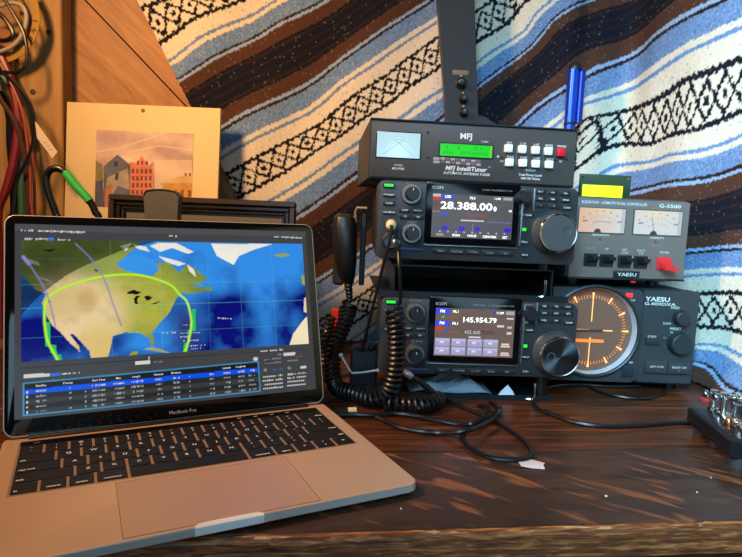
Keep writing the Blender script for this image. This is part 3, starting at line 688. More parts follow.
def transceiver(key, M, D):
    t = thing('radio_transceiver', D['label'], 'radio', M)
    F = Frame(M); z = face_tools(t, F); k = z.k
    w, h = .240, D.get('h', .092)
    obj('body', MB().box(-.111, .111, .022, .232, .004, h - .002, .002), mat('radio_case', (26, 27, 29), .55, bump=.2, nscale=900), t)
    obj('front_bezel', MB().slab(0, h / 2, w, h, .026, .026, .0085, .0022, 5), BEZEL, t)
    for fx in (-.09, .09): obj('foot', MB().lathe([(.009, 0), (.008, D['foot'])], (fx, .03, .004), (0, 0, -1), 16), RUBBER, t)
    for fx in (-.09, .09): obj('foot', MB().lathe([(.009, 0), (.008, D['foot'])], (fx, .20, .004), (0, 0, -1), 16), RUBBER, t)
    # display surround, screen
    tl, tr, br, bl = [np.array(F.px(*q)) for q in D['screen']]
    x0, x1 = (tl[0] + bl[0]) / 2, (tr[0] + br[0]) / 2; z1, z0 = (tl[1] + tr[1]) / 2, (bl[1] + br[1]) / 2
    sw, sh = x1 - x0, z1 - z0
    fr = obj('display_frame', MB().slab((x0 + x1) / 2, (z0 + z1) / 2 + .003, sw + .016, sh + .022, .001, .0022, .003, .0006), GLOSS, t)
    obj('display_strip', MB().slab((x0 + x1) / 2, z0 - .0095, sw + .016, .0012, .0, .0028, .0005, .0003), STEEL, t)
    obj('display_post', MB().slab(x1 + .011, (z0 + z1) / 2, .0026, sh + .014, .0, .0032, .0012, .0006), STEEL, t)
    c = Canvas(sw, sh, 150, 96, L3(*D['bg'])); D['paint'](c)
    sc = c.make('screen', mat('radio_screen', (5, 5, 6), .2, attr='emit', es=.95, spec=.2), fr, (x0, -.0015, z0), D['slabel'])
    for s_, fx, fz, hh, m_, al, *wd in D['stext']: text(sc, s_, fx * sw, fz * sh, hh * sh, m_, y=-.0003, align=al, bold=.02, wid=wd[0] * sw if wd else None)
    z.txt(*D['logo'], 'ICOM', 3.0, WHITE, par=fr, y=-.0016, align='LEFT', bold=-.005)
    a = F.px(*D['model']); text(fr, D['mtext'], a[0], a[1], 1.5 * k, PGREY, y=-.0016, align='RIGHT')
    # left column
    for i, (px, py, lab) in enumerate(D['left']):
        o = z.btn(px, py, 11, 4.6, BTN, .002, lab=None)
        if i == 0: obj('indicator', MB().slab(0, .0, 9 * k, 2.6 * k, -.002, .0005, .0005, .0001), LEDG, o)
        else: text(o, lab, 0, 0, 1.7 * k, WHITE, y=-.0023, bold=.01)
    for px, py in D['dual']:
        o = z.knob(px, py, [(10, 0), (10, .004), (9.2, .006)], mat('knob_ring', (120, 114, 108), .3, .7), 'knob')
        obj('inner_knob', ridged(k, 6.8 * k, .016, 36), KNOBM, o, loc=(0, -.004, 0))
        obj('pointer', MB().slab(0, 4 * k, .0008, 2.5 * k, -.020, .0004, .0003, .0001), WHITE, o)
    for i, (px, py) in enumerate(D['four']): z.btn(px, py, 11, 4.8, BTN, .0018, lab=D['fourlab'][i], lm=WHITE, lh=1.6)
    z.btn(*D['slot'], 23, 3.0, SLOT, .0008, name='card_slot')
    for i, (px, py) in enumerate(D['bottom']): z.btn(px, py, 14.5, 4.8, BTN, .002, lab=('MENU', 'FUNCTION', 'M.SCOPE', 'QUICK', 'EXIT')[i], lh=1.5, lm=PGREY)
    for i, (px, py) in enumerate(D['four_lbl']): z.txt(px, py, D['four_txt'][i], 1.5, PGREY)
    # right side
    px, py = D['multi']; o = z.knob(px, py, [(7.2, 0), (7.0, .003)], KNOBM, 'knob', 24)
    obj('inner_knob', ridged(k, 6.0 * k, .014, 32), KNOBM, o, loc=(0, -.003, 0))
    z.txt(px, py - 8.2, 'MULTI', 1.7, PGREY)
    for i, (px, py, wp) in enumerate(D['mid']):
        o = z.btn(px, py, wp, 4.4, BTN, .0015)
        if i == 2: obj('indicator', MB().slab(0, .0, 5.5 * k, 3 * k, -.0015, .0005, .0006, .0001), LEDG, o)
        else: text(o, D['midlab'][i], 0, 0, 1.6 * k, WHITE, y=-.0018)
    for i, (px, py) in enumerate(D['pad']): z.btn(px, py, 10.5, 4.9, BTN, .0016, lab=D['padlab'][i], lh=1.7, lm=WHITE)
    obj('trim_bar', MB().slab(F.px(*D['bar'])[0], F.px(*D['bar'])[1], 1.7 * k, 22 * k, 0, .0022, .0006, .0003), STEEL, t)
    px, py = D['dial']; r = D['dialr']
    kn = z.knob(px, py, [(r * 1.13, 0), (r * 1.13, .004), (r * 1.04, .0065), (r * 1.0, .020), (r * .97, .0222), (r * .93, .0228)], DIALM, 'tuning_knob', 56)
    obj('rim_ring', MB().lathe([(r * .985 * k, .0205), (r * 1.005 * k, .0212), (r * .965 * k, .0232), (r * .92 * k, .0229)], n=56, cap=False), CHROME, kn)
    obj('knob_face', MB().lathe([(r * .93 * k, .0224), (r * .90 * k, .0230), (.001, .0230)], n=56), D['facem'], kn)
    dx, dz = D['dimple']; obj('finger_dimple', MB().lathe([(4.6 * k, .0226), (4.5 * k, .0234), (3.6 * k, .0234), (2.4 * k, .0225), (.0006, .0222)], (dx * k, 0, dz * k), n=24), DIALM, kn)
    return t, F, z
SW_ = mat('screen_white', (230, 230, 230), .5, emit=(240, 240, 238), es=1.0)
SRED = mat('screen_red', (200, 60, 60), .5, emit=(200, 70, 70), es=.9)
SDIM = mat('screen_dim', (150, 150, 150), .5, emit=(150, 148, 146), es=.8)
def rect(c, x0, y0, x1, y1, col, a=1.): c.fill([(x0 * c.w, y0 * c.h), (x1 * c.w, y0 * c.h), (x1 * c.w, y1 * c.h), (x0 * c.w, y1 * c.h)], L3(*col), a)
def paintA(c):
    n = c.noise(6, 5); c.c *= (.9 + .2 * n)[..., None]
    rect(c, 0, .93, .10, 1, (200, 196, 190)); rect(c, 0, .86, .095, .93, (206, 60, 40)); rect(c, 0, .73, .09, .80, (118, 66, 62)); rect(c, .10, .88, .27, 1, (62, 86, 190)); rect(c, .87, .91, .985, .97, (160, 176, 186))
    rect(c, 0, .58, .09, .60, (190, 130, 40)); rect(c, .1, .50, .19, .585, (70, 90, 190)); rect(c, .42, .5, .68, .57, (150, 76, 84), .6)
    rect(c, .36, .395, .65, .43, (210, 212, 216)); rect(c, .69, .38, .99, .405, (120, 122, 170))
    rg = np.random.RandomState(4)
    rect(c, .0, .265, 1, .275, (90, 88, 140)); 
    for x in np.arange(.02, .98, .012):
        hh = .03 + .035 * rg.rand(); rect(c, x, .17, x + .007, .17 + hh, (84, 80, 150), .7)
    for x0, x1 in ((.13, .195), (.34, .41), (.54, .60), (.90, .99)): rect(c, x0, .17, x1, .265, (52, 44, 220))
    rect(c, .505, .16, .512, .34, (150, 150, 150))
    for x in np.arange(.1, .95, .1): rect(c, x, .12, x + .02, .15, (200, 200, 200))
def paintB(c):
    n = c.noise(6, 6); c.c *= (.9 + .2 * n)[..., None]
    for y in (.88, .63): rect(c, .0, y, .175, y + .115, (72, 82, 226))
    rect(c, 0, .535, .09, .61, (206, 72, 44)); rect(c, .11, .49, .18, .53, (80, 90, 190), .8); rect(c, .18, .50, .30, .515, (190, 90, 80)); rect(c, .18, .80, .30, .815, (180, 90, 70)); rect(c, .08, .79, .11, .84, (80, 200, 80))
    rect(c, .35, .47, .76, .56, (96, 84, 80)); rect(c, .43, .395, .58, .43, (226, 220, 220)); rect(c, .88, .90, .99, .97, (170, 172, 200)); rect(c, .72, .90, .75, .97, (90, 60, 190))
    for i in range(4):
        for j in range(2):
            x = .012 + i * .204; y = .03 + j * .18; rect(c, x, y, x + .185, y + .16, (168, 166, 206)); rect(c, x + .01, y + .10, x + .175, y + .15, (190, 190, 230)); rect(c, x + .06, y + .06, x + .11, y + .10, (226, 226, 240))
    for y in (.08, .26): rect(c, .85, y, .95, y + .035, (226, 216, 210)); rect(c, .84, y - .04, .96, y - .015, (220, 210, 204))
    rect(c, .895, .80, .985, .84, (220, 216, 214)); rect(c, .91, .62, .97, .66, (200, 194, 190)); rect(c, .91, .49, .97, .54, (220, 214, 210)); rect(c, .78, .635, .87, .68, (226, 222, 220))
MA = pose(.1238, .6905, .172, 3.7)
t73, F73, z73 = transceiver('a', MA, dict(label='black transceiver with a grey-screen frequency display, directly under the antenna tuner', foot=.012,
    screen=[(431.5, 192.5), (511.5, 197.5), (512.5, 240), (432, 237)], bg=(92, 92, 94), paint=paintA, slabel='lit display reading 28.388.00',
    stext=[('28.388.00', .10, .745, .17, SW_, 'LEFT', .64), ('0', .755, .705, .11, SW_, 'LEFT'), ('USB', .185, .94, .06, SW_, 'CENTER'), ('FIL2', .49, .93, .055, SW_, 'CENTER'), ('11:09', .80, .94, .05, SW_, 'CENTER'), ('43', .965, .67, .055, SW_, 'CENTER'), ('SPAN', .31, .065, .055, SW_, 'CENTER'), ('HOLD', .51, .065, .055, SW_, 'CENTER'), ('CENT/FIX', .73, .055, .055, SW_, 'CENTER'), ('EXPD', .11, .065, .05, SDIM, 'CENTER'), ('SET', .92, .055, .055, SW_, 'CENTER')],
    logo=(432.5, 187), model=(512, 191.2), mtext='HF/50MHz TRANSCEIVER IC-7300',
    left=[(389, 185.3, 'POWER'), (389, 194.5, 'TRANSMIT'), (389, 203, 'TUNER'), (389, 212, 'VOX/BK-IN')], dual=[(411, 194), (411, 233)],
    four=[(405, 210), (418, 210.5), (405.3, 216.3), (418.2, 216.8)], fourlab=['P.AMP', 'NOTCH', 'NB', 'NR'], four_lbl=[(412, 183.2), (412, 222)], four_txt=['AF - RF/SQL', 'TWIN PBT'],
    slot=(412, 249.5), bottom=[(440.5, 251), (457, 251.7), (473.5, 252.3), (490, 253), (506, 253.6)], multi=(522, 197.5),
    mid=[(524, 207, 9), (526.5, 215, 15), (523.5, 229.5, 8), (523.8, 242, 8), (525, 255, 8)], midlab=['RIT', 'TX  CLEAR', '', 'SPEECH', 'AUTO'],
    pad=[(540.5, 191.5), (552.7, 192.4), (565.5, 193.4), (540.7, 198.5), (553.1, 199.3), (566, 200), (541, 205.3), (554, 206.2), (567.3, 207.6)], padlab=['SPLIT', 'A/B', 'V/M', 'XFC', 'MW', 'MPAD', 'v', '^', 'CLEAR'],
    bar=(533.8, 200), dial=(551.5, 232.5), dialr=18.6, dimple=(8.5, 2.5), facem=DIALF))
spun = mat('dial_spun_bright', (96, 104, 112), .34, 1.)
_b = spun.node_tree.nodes['Principled BSDF']; _b.inputs['Anisotropic'].default_value = .85
_t = spun.node_tree.nodes.new('ShaderNodeTangent'); _t.direction_type = 'RADIAL'; _t.axis = 'Y'; spun.node_tree.links.new(_t.outputs[0], _b.inputs['Tangent'])
MBm = pose(.1324, .6883, .034, 2.5)
t97, F97, z97 = transceiver('b', MBm, dict(label='black transceiver with a brown touch-screen keypad display, lower of the two stacked radios', foot=.0355,
    screen=[(434.5, 307.7), (513, 309.8), (514, 357), (434.5, 356)], bg=(112, 96, 88), paint=paintB, slabel='lit display reading 145.954.79',
    stext=[('145.954.79', .35, .775, .105, SW_, 'LEFT', .42), ('FM', .085, .935, .06, SW_, 'CENTER'), ('FIL1', .25, .935, .055, SW_, 'CENTER'), ('FM', .085, .69, .06, SW_, 'CENTER'), ('FIL1', .25, .69, .055, SW_, 'CENTER'), ('11:09', .81, .935, .05, SW_, 'CENTER'), ('435.000', .37, .515, .075, SDIM, 'LEFT')],
    logo=(436, 303.3), model=(514, 306.2), mtext='VHF/UHF ALL MODE TRANSCEIVER IC-9700',
    left=[(391, 302, 'POWER'), (391, 311, 'TRANSMIT'), (391, 320, 'TONE'), (391, 329, 'VOX/BK-IN')], dual=[(415, 312), (414.5, 353.5)],
    four=[(407.5, 328.2), (420.5, 328.6), (407.5, 335.2), (420, 335.4)], fourlab=['P.AMP', 'NOTCH', 'NB', 'NR'], four_lbl=[(416, 300.3), (417, 341.3)], four_txt=['AF - RF/SQL', 'AF - RF/SQL'],
    slot=(416, 369.7), bottom=[(442.3, 370.3), (459, 370.7), (475.3, 371.2), (491.5, 371.6), (507.3, 372)], multi=(528.5, 313),
    mid=[(526.5, 322.3, 9), (527.5, 330, 15), (524.5, 346, 8), (525, 357, 8), (525.5, 371.5, 8)], midlab=['RIT', 'TX  CLEAR', '', 'SPEECH', 'AUTO'],
    pad=[(544.3, 306), (556.5, 306.4), (568.2, 306.9), (544.2, 313), (556.5, 313.4), (568.4, 313.7), (544, 320.2), (556.2, 320.6), (569, 322.6)], padlab=['A/B', 'M/S', 'SPLIT', 'V/M', 'MW', 'XFC', 'CALL', 'DR', 'CLEAR'],
    bar=(536.3, 314), dial=(553.5, 352.5), dialr=19.2, dimple=(-8.5, -.5), facem=spun))
# jacks and plugs of the upper radio
k = z73.k
x, z = F73.px(390, 240.5); mc = obj('microphone_socket', MB().lathe([(8.2 * k, 0), (8.4 * k, .006), (6.8 * k, .010), (6.4 * k, .006), (.002, .005)], n=32), STEEL, t73, loc=(x, 0, z))
x, z = F73.px(391, 224); obj('phones_socket', MB().lathe([(4.6 * k, 0), (4.4 * k, .002), (2.6 * k, .002), (.001, .001)], n=20), BLACKM, t73, loc=(x, 0, z))

# ------------------------------------------------------------------ antenna tuner
MM = pose(.1177, .7102, .266, 4.9)
def tuner():
    t = thing('antenna_tuner', 'black automatic antenna tuner with green LCD and square white buttons on top of the stack', 'tuner', MM)
    F = Frame(MM); z = face_tools(t, F); k = z.k
    w, h = .2535, .0695
    PAN = mat('tuner_panel', (64, 60, 58), .5, noise=.1, nscale=500)
    obj('case', MB().box(-w / 2, w / 2, .002, .228, 0, h, .0006), mat('tuner_case', (34, 33, 33), .5, bump=.25, nscale=800), t)
    obj('front_panel', MB().slab(0, h / 2, w - .004, h - .0045, .002, .003, .001, .0003), PAN, t)
    obj('top_lip', MB().box(-w / 2, w / 2, -.003, .003, h - .0012, h + .0004), BLACKM, t)
    for fx in (-.1, .1):
        for fy in (.03, .2): obj('foot', MB().lathe([(.007, 0), (.006, .002)], (fx, fy, 0), (0, 0, -1), 12), RUBBER, t)
    yv = -.0014
    # meter
    q = [np.array(F.px(*a)) for a in ((376.5, 132), (420, 134.7), (420.3, 158.7), (376.5, 155.7))]
    cx, cz = np.mean([a[0] for a in q]), np.mean([a[1] for a in q]); mw, mh = .0515, .0292
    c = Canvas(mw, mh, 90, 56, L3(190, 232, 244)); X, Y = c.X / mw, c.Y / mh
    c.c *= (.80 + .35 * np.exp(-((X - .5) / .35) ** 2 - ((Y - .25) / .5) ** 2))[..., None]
    for r_, col, wd in ((.62, (120, 170, 180), .0006), (.72, (190, 150, 150), .0004), (.5, (120, 170, 180), .0004)):
        c.line([(mw * (.5 + .62 * r_ * math.cos(a)), mh * (.02 + 1.15 * r_ * math.sin(a))) for a in np.linspace(.5, 2.64, 24)], wd, L3(*col), .7)
    c.line([(mw * .16, mh * .12), (mw * .62, mh * .74)], .0006, L3(90, 110, 120), .7); c.line([(mw * .84, mh * .12), (mw * .40, mh * .72)], .0006, L3(90, 110, 120), .7)
    mt = obj('meter', MB().slab(cx, cz, mw + .002, mh + .002, -.0005, .0012, .0008, .0002), GLOSS, t)
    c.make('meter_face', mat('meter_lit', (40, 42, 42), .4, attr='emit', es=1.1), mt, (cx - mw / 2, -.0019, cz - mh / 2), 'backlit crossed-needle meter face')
    # LCD
    q = [np.array(F.px(*a)) for a in ((439.6, 143), (491.8, 147.3), (491.8, 158.6), (440, 154.6))]
    cx, cz = np.mean([a[0] for a in q]), np.mean([a[1] for a in q]); lw, lh = .0635, .0142
    lc = obj('lcd_frame', MB().slab(cx, cz, lw + .003, lh + .003, -.0005, .0012, .0006, .0002), BLACKM, t)
    c = Canvas(lw, lh, 110, 30, L3(20, 214, 12)); rg = np.random.RandomState(8)
    for r_ in range(2):
        for i in range(16):
            if rg.rand() < .4: continue
            x0 = .06 + i * .055; rect(c, x0, .16 + .42 * r_, x0 + .034, .42 + .42 * r_, (20, 150, 24), .55)
    rect(c, .955, 0, 1, 1, (120, 200, 60))
    c.make('lcd', mat('lcd_green', (10, 60, 8), .3, attr='emit', es=1.0), lc, (cx - lw / 2, -.0019, cz - lh / 2), 'glowing green character display')
    z.txt(466, 136.2, 'MFJ', 5.4, WHITE, bold=.03, y=yv, wid=11.5); z.txt(484.5, 141.8, 'TUNER', 1.6, WHITE, y=yv)
    # scale strip of alternating legends under the LCD
    for i in range(2):
        x, zz = F.px(436.3, 158.8 + 3.3 * i); obj('scale_label', MB().slab(x, zz, 6 * k, 2.6 * k, yv + .0002, .0003, .0002, .0001), PGREY, t)
        n = 8
        for j in range(n):
            x, zz = F.px(442.5 + 5.1 * j, 158.6 + 3.3 * i + .42 * j); obj('scale_label', MB().slab(x, zz, 4.3 * k, 2.5 * k, yv + .0002, .0003, .0002, .0001), mat('scale_pink', (120, 84, 96), .6) if (i + j) % 2 else PGREY, t)
    z.txt(466, 168.8, 'MFJ IntelliTuner', 4.3, WHITE, bold=.02, shear=.2, y=yv, wid=41); x = z.txt(489, 167.3, 'TM', 1.2, WHITE, y=yv)
    z.txt(466.5, 173.8, 'AUTOMATIC ANTENNA TUNER', 2.4, WHITE, bold=.012, y=yv, wid=46)
    z.txt(398.5, 165.2, 'MODEL', 1.8, WHITE, y=yv); z.txt(398, 168.6, 'MFJ-993B', 2.2, WHITE, y=yv, bold=.01)
    BW = mat('button_white', (232, 232, 224), .4); BR_ = mat('button_red', (206, 24, 34), .35)
    for i, (px, py, s) in enumerate(((509, 148.2, 'ANT'), (522.7, 149.1, 'C-UP'), (536, 150, 'L-UP'), (548.8, 151, 'MODE'), (509.9, 162.3, 'TUNE'), (523.2, 162.9, 'C-DN'), (536.2, 163.7, 'L-DN'), (549.5, 164.4, 'AUTO'))):
        z.btn(px, py, 7.3, 7.4, BW, .006, r=.001, y0=yv + .0004); z.txt(px, py - 5.4, s, 1.9, WHITE, y=yv, bold=.01)
    z.btn(561.7, 152.3, 7.6, 7.8, BR_, .006, r=.001, name='power_button', y0=yv + .0004); z.txt(561.5, 146.4, 'POWER', 1.9, WHITE, y=yv, bold=.01)
    z.txt(530, 170.6, '*BYPASS*', 1.9, WHITE, y=yv); z.txt(530, 175, 'Dual Power Level', 2.3, WHITE, y=yv, bold=.012); z.txt(530, 178.6, '300/150 Watts', 2.3, WHITE, y=yv, bold=.012)
    for px, py, m_ in ((497.6, 156.8, WHITE), (502, 157.4, BLACKM), (566.2, 159.6, BLACKM), (554.6, 160.5, BLACKM), (427.5, 132.5, BLACKM), (427.7, 157.8, BLACKM)):
        x, zz = F.px(px, py); obj('led' if m_ is WHITE else 'screw', MB().lathe([(1.1 * k, 0), (.8 * k, .0012)], n=12), m_, t, loc=(x, yv, zz))
    z.txt(501.5, 161.2, 'LED', 1.5, WHITE, y=yv); z.txt(560.4, 161.6, 'RF', 2., WHITE, y=yv)
    for px_ in ((516.5, 147.5, 164.5), (543.2, 150, 166)):
        a, b = F.px(px_[0], px_[1]), F.px(px_[0], px_[2]); obj('divider', MB().slab(a[0], (a[1] + b[1]) / 2, .0003, a[1] - b[1], yv + .0001, .0002, .0001, .00005), PGREY, t)
    return t
tuner()

# ------------------------------------------------------------------ stand that carries the radios
def stand():
    SH = mat('rack_metal', (26, 29, 32), .4, .3)
    t = thing('radio_tray', 'flat black metal tray on the desk beneath the lower radio', 'tray', pose(.132, .70, 0, 2.5))
    obj('tray', MB().box(-.10, .10, .004, .22, 0, .0022), SH, t, smooth=False); obj('front_lip', MB().box(-.10, .10, .002, .004, 0, .0068), SH, t, smooth=False)
    obj('bracket', MB().tube([(.066, .0, .003), (.0735, -.001, .0035), (.0765, -.002, .006), (.0765, -.002, .024)], .0015, 8), CHROME, t)
    t = thing('radio_riser', 'open-fronted black metal riser between the two stacked transceivers', 'riser', pose(.128, .70, .1262, 3.1))
    h = .0375
    obj('bottom_plate', MB().box(-.119, .112, -.004, .215, 0, .002), SH, t, smooth=False); obj('front_lip', MB().box(-.119, .112, -.006, -.004, 0, .0075), SH, t, smooth=False)
    obj('top_plate', MB().box(-.100, .100, .016, .215, h - .002, h), SH, t, smooth=False)
    for sx in (-.100, .098): obj('side_plate', MB().box(sx, sx + .002, .016, .215, .002, h - .002), SH, t, smooth=False)
    obj('back_plate', MB().box(-.098, .098, .213, .215, .002, h - .002), BLACKM, t, smooth=False)
    obj('bracket', MB().tube([(.072, -.007, .006), (.0795, -.0075, .0065), (.0825, -.008, .010), (.0820, -.008, .027)], .0015, 8), CHROME, t)
stand()

# ================================================================== ROTATOR CONTROLLERS
GREY = mat('controller_grey', (122, 108, 98), .5, .15, noise=.06, nscale=500)
M55 = pose(.3425, .7778, .150, 9.8)
def controller_a():
    t = thing('rotator_controller', 'light grey rotator controller with two lit analogue meters and a red power lever', 'controller', M55)
    F = Frame(M55); z = face_tools(t, F); k = z.k
    q = [np.array(F.px(*a)) for a in ((574, 195), (687, 202.5), (684.5, 283), (566.8, 276.5))]
    w, h = .172, .109
    obj('case', MB().box(-w / 2, w / 2, .004, .19, 0, h, .0015), mat('controller_case', (74, 74, 76), .5, bump=.2, nscale=900), t)
    obj('front_panel', MB().slab(0, h / 2, w - .003, h - .004, .005, .007, .002, .0008), GREY, t)
    obj('lower_trim', MB().slab(0, .0016, w, .0028, .004, .0065, .0008, .0003), BLACKM, t)
    for fx in (-.068, .055):
        for fy in (.022, .16): obj('foot', MB().lathe([(.0085, 0), (.009, .006), (.0075, .0092)], (fx, fy, 0), (0, 0, -1), 18), RUBBER, t)
    yv = -.0023
    ML_ = mat('meter_lamp', (50, 50, 48), .4, attr='emit', es=.85)
    for qi, warm in (([(577.8, 207.5), (623.7, 209.8), (623.2, 232.6), (577.8, 231.7)], 1), ([(633, 209.8), (680.4, 211.9), (679.5, 236), (633, 233.8)], 0)):
        a = [np.array(F.px(*p)) for p in qi]; cx, cz = np.mean([p[0] for p in a]), np.mean([p[1] for p in a]); mw, mh = abs(a[1][0] - a[0][0]), .0315
        fr = obj('meter', MB().slab(cx, cz, mw + .003, mh + .003, yv + .001, .0016, .001, .0003), mat('meter_frame', (92, 78, 66), .4), t)
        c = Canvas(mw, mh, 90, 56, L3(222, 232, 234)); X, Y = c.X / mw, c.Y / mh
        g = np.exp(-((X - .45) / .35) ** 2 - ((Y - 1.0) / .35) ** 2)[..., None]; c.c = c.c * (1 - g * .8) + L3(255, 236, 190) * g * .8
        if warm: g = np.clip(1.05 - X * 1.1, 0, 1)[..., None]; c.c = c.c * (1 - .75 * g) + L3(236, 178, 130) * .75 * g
        arc = lambda r_: [(mw * (.5 + .52 * r_ * math.cos(b)), mh * (.02 + .86 * r_ * math.sin(b))) for b in np.linspace(.62, 2.52, 20)]
        for r_ in (.82,):
            pts = arc(r_)
            for i_, p in enumerate(pts[::2]): c.line([p, (p[0] * .94 + mw * .03, p[1] * .9)], .0006, L3(60, 56, 56), .7)
        for i_, p in enumerate(arc(1.02)[::3]): rect(c, p[0] / mw - .02, p[1] / mh - .03, p[0] / mw + .02, p[1] / mh + .02, (60, 60, 66), .6)
        for x0 in (.08, .84): rect(c, x0, .42, x0 + .09, .50, (200, 70, 70), .8)
        c.line(arc(.52), .0004, L3(70, 66, 66), .6)
        if warm: c.line([(mw * .30, mh * .46), (mw * .72, mh * .44)], .0006, L3(150, 120, 90))
        else: c.line([(mw * .42, mh * .16), (mw * .36, mh * .72)], .0008, L3(36, 36, 40))
        c.c[((X - .42) / .075) ** 2 + (Y / .16) ** 2 < 1] = L3(40, 38, 40)
        rect(c, .92, 0, 1, 1, (170, 186, 196), .6)
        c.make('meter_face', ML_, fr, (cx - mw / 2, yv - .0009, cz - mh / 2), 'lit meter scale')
    z.txt(614, 203.2, 'ELEVATION - AZIMUTH DUAL CONTROLLER', 2.5, WHITE, bold=.008, y=yv, wid=64); z.txt(669, 206.2, 'G-5500', 3.2, WHITE, bold=.015, y=yv, wid=22)
    z.txt(600, 234.8, 'ELEVATION', 2.1, WHITE, y=yv, wid=16); z.txt(655.8, 237.8, 'AZIMUTH', 2.1, WHITE, y=yv, wid=14)
    for px, py in ((599.5, 238.6), (654.8, 241.6)):
        x, zz = F.px(px, py); obj('trim_screw', MB().lathe([(1.3 * k, 0), (1.0 * k, .001)], n=12), STEEL, t, loc=(x, yv, zz)); z.txt(px, py + 3.6, 'FULL SCALE', 1.4, PGREY, y=yv)
    SWB = mat('switch_black', (22, 24, 25), .4)
    for px, py, s1, s2 in ((589.4, 259.4, 'DOWN', ''), (605.4, 260.2, 'UP', ''), (623.2, 261.2, 'LEFT', 'CCW'), (639.4, 262, 'RIGHT', 'CW')):
        x, zz = F.px(px, py); o = obj('switch', MB().slab(0, 0, 13 * k, 11 * k, 0, .0025, .0008, .0004), SWB, t, loc=(x, yv, zz))
        obj('lever', MB().loft([[(-.0065, 0, -.004), (.0065, 0, -.004), (.0065, 0, .005), (-.0065, 0, .005)], [(-.006, -.008, .0005), (.006, -.008, .0005), (.006, -.008, .0055), (-.006, -.008, .0055)], [(-.005, -.012, .002), (.005, -.012, .002), (.005, -.012, .0055), (-.005, -.012, .0055)]]), SWB, o, loc=(0, -.0025, 0), smooth=False)
        obj('switch_bezel', MB().slab(7.2 * k, -.6 * k, 1.6 * k, 10.5 * k, .0002, .0012, .0004, .0002), mat('bezel_light', (170, 168, 164), .4), o)
        if s2: z.txt(px + .8, py - 11.6, s1, 2.0, WHITE, y=yv); z.txt(px + .8, py - 8.6, s2, 2.0, WHITE, y=yv)
        else: z.txt(px + .5, py - 11.4, s1, 2.0, WHITE if s1 == 'UP' else PGREY, y=yv)
    x, zz = F.px(662, 263.4); RED = mat('lever_red', (222, 40, 44), .35)
    o = obj('power_switch', MB().slab(0, 0, 13 * k, 11.5 * k, 0, .003, .0008, .0004), RED, t, loc=(x, yv, zz))
    obj('lever', MB().loft([[(-.008, 0, -.006), (.008, 0, -.006), (.008, 0, .002), (-.008, 0, .002)], [(-.0075, -.012, -.0075), (.0085, -.012, -.0075), (.0085, -.012, -.003), (-.0075, -.012, -.003)], [(-.006, -.018, -.008), (.010, -.018, -.008), (.010, -.018, -.0055), (-.006, -.018, -.0055)]]), RED, o, loc=(0, -.003, 0), smooth=False)
    z.txt(663.4, 252.3, 'POWER', 2.0, WHITE, y=yv)
    pl = z.btn(625.8, 274.3, 26, 6.2, BLACK, .0012, name='badge', y0=yv + .0002); text(pl, 'YAESU', 0, 0, 3.2 * k, WHITE, y=-.0015, wid=19 * k, bold=.01)
    x, zz = F.px(630.5, 281.4); obj('red_dot', MB().slab(x, zz, 5 * k, 1.6 * k, yv - .003, .001, .0004, .0002), RED, t)
controller_a()

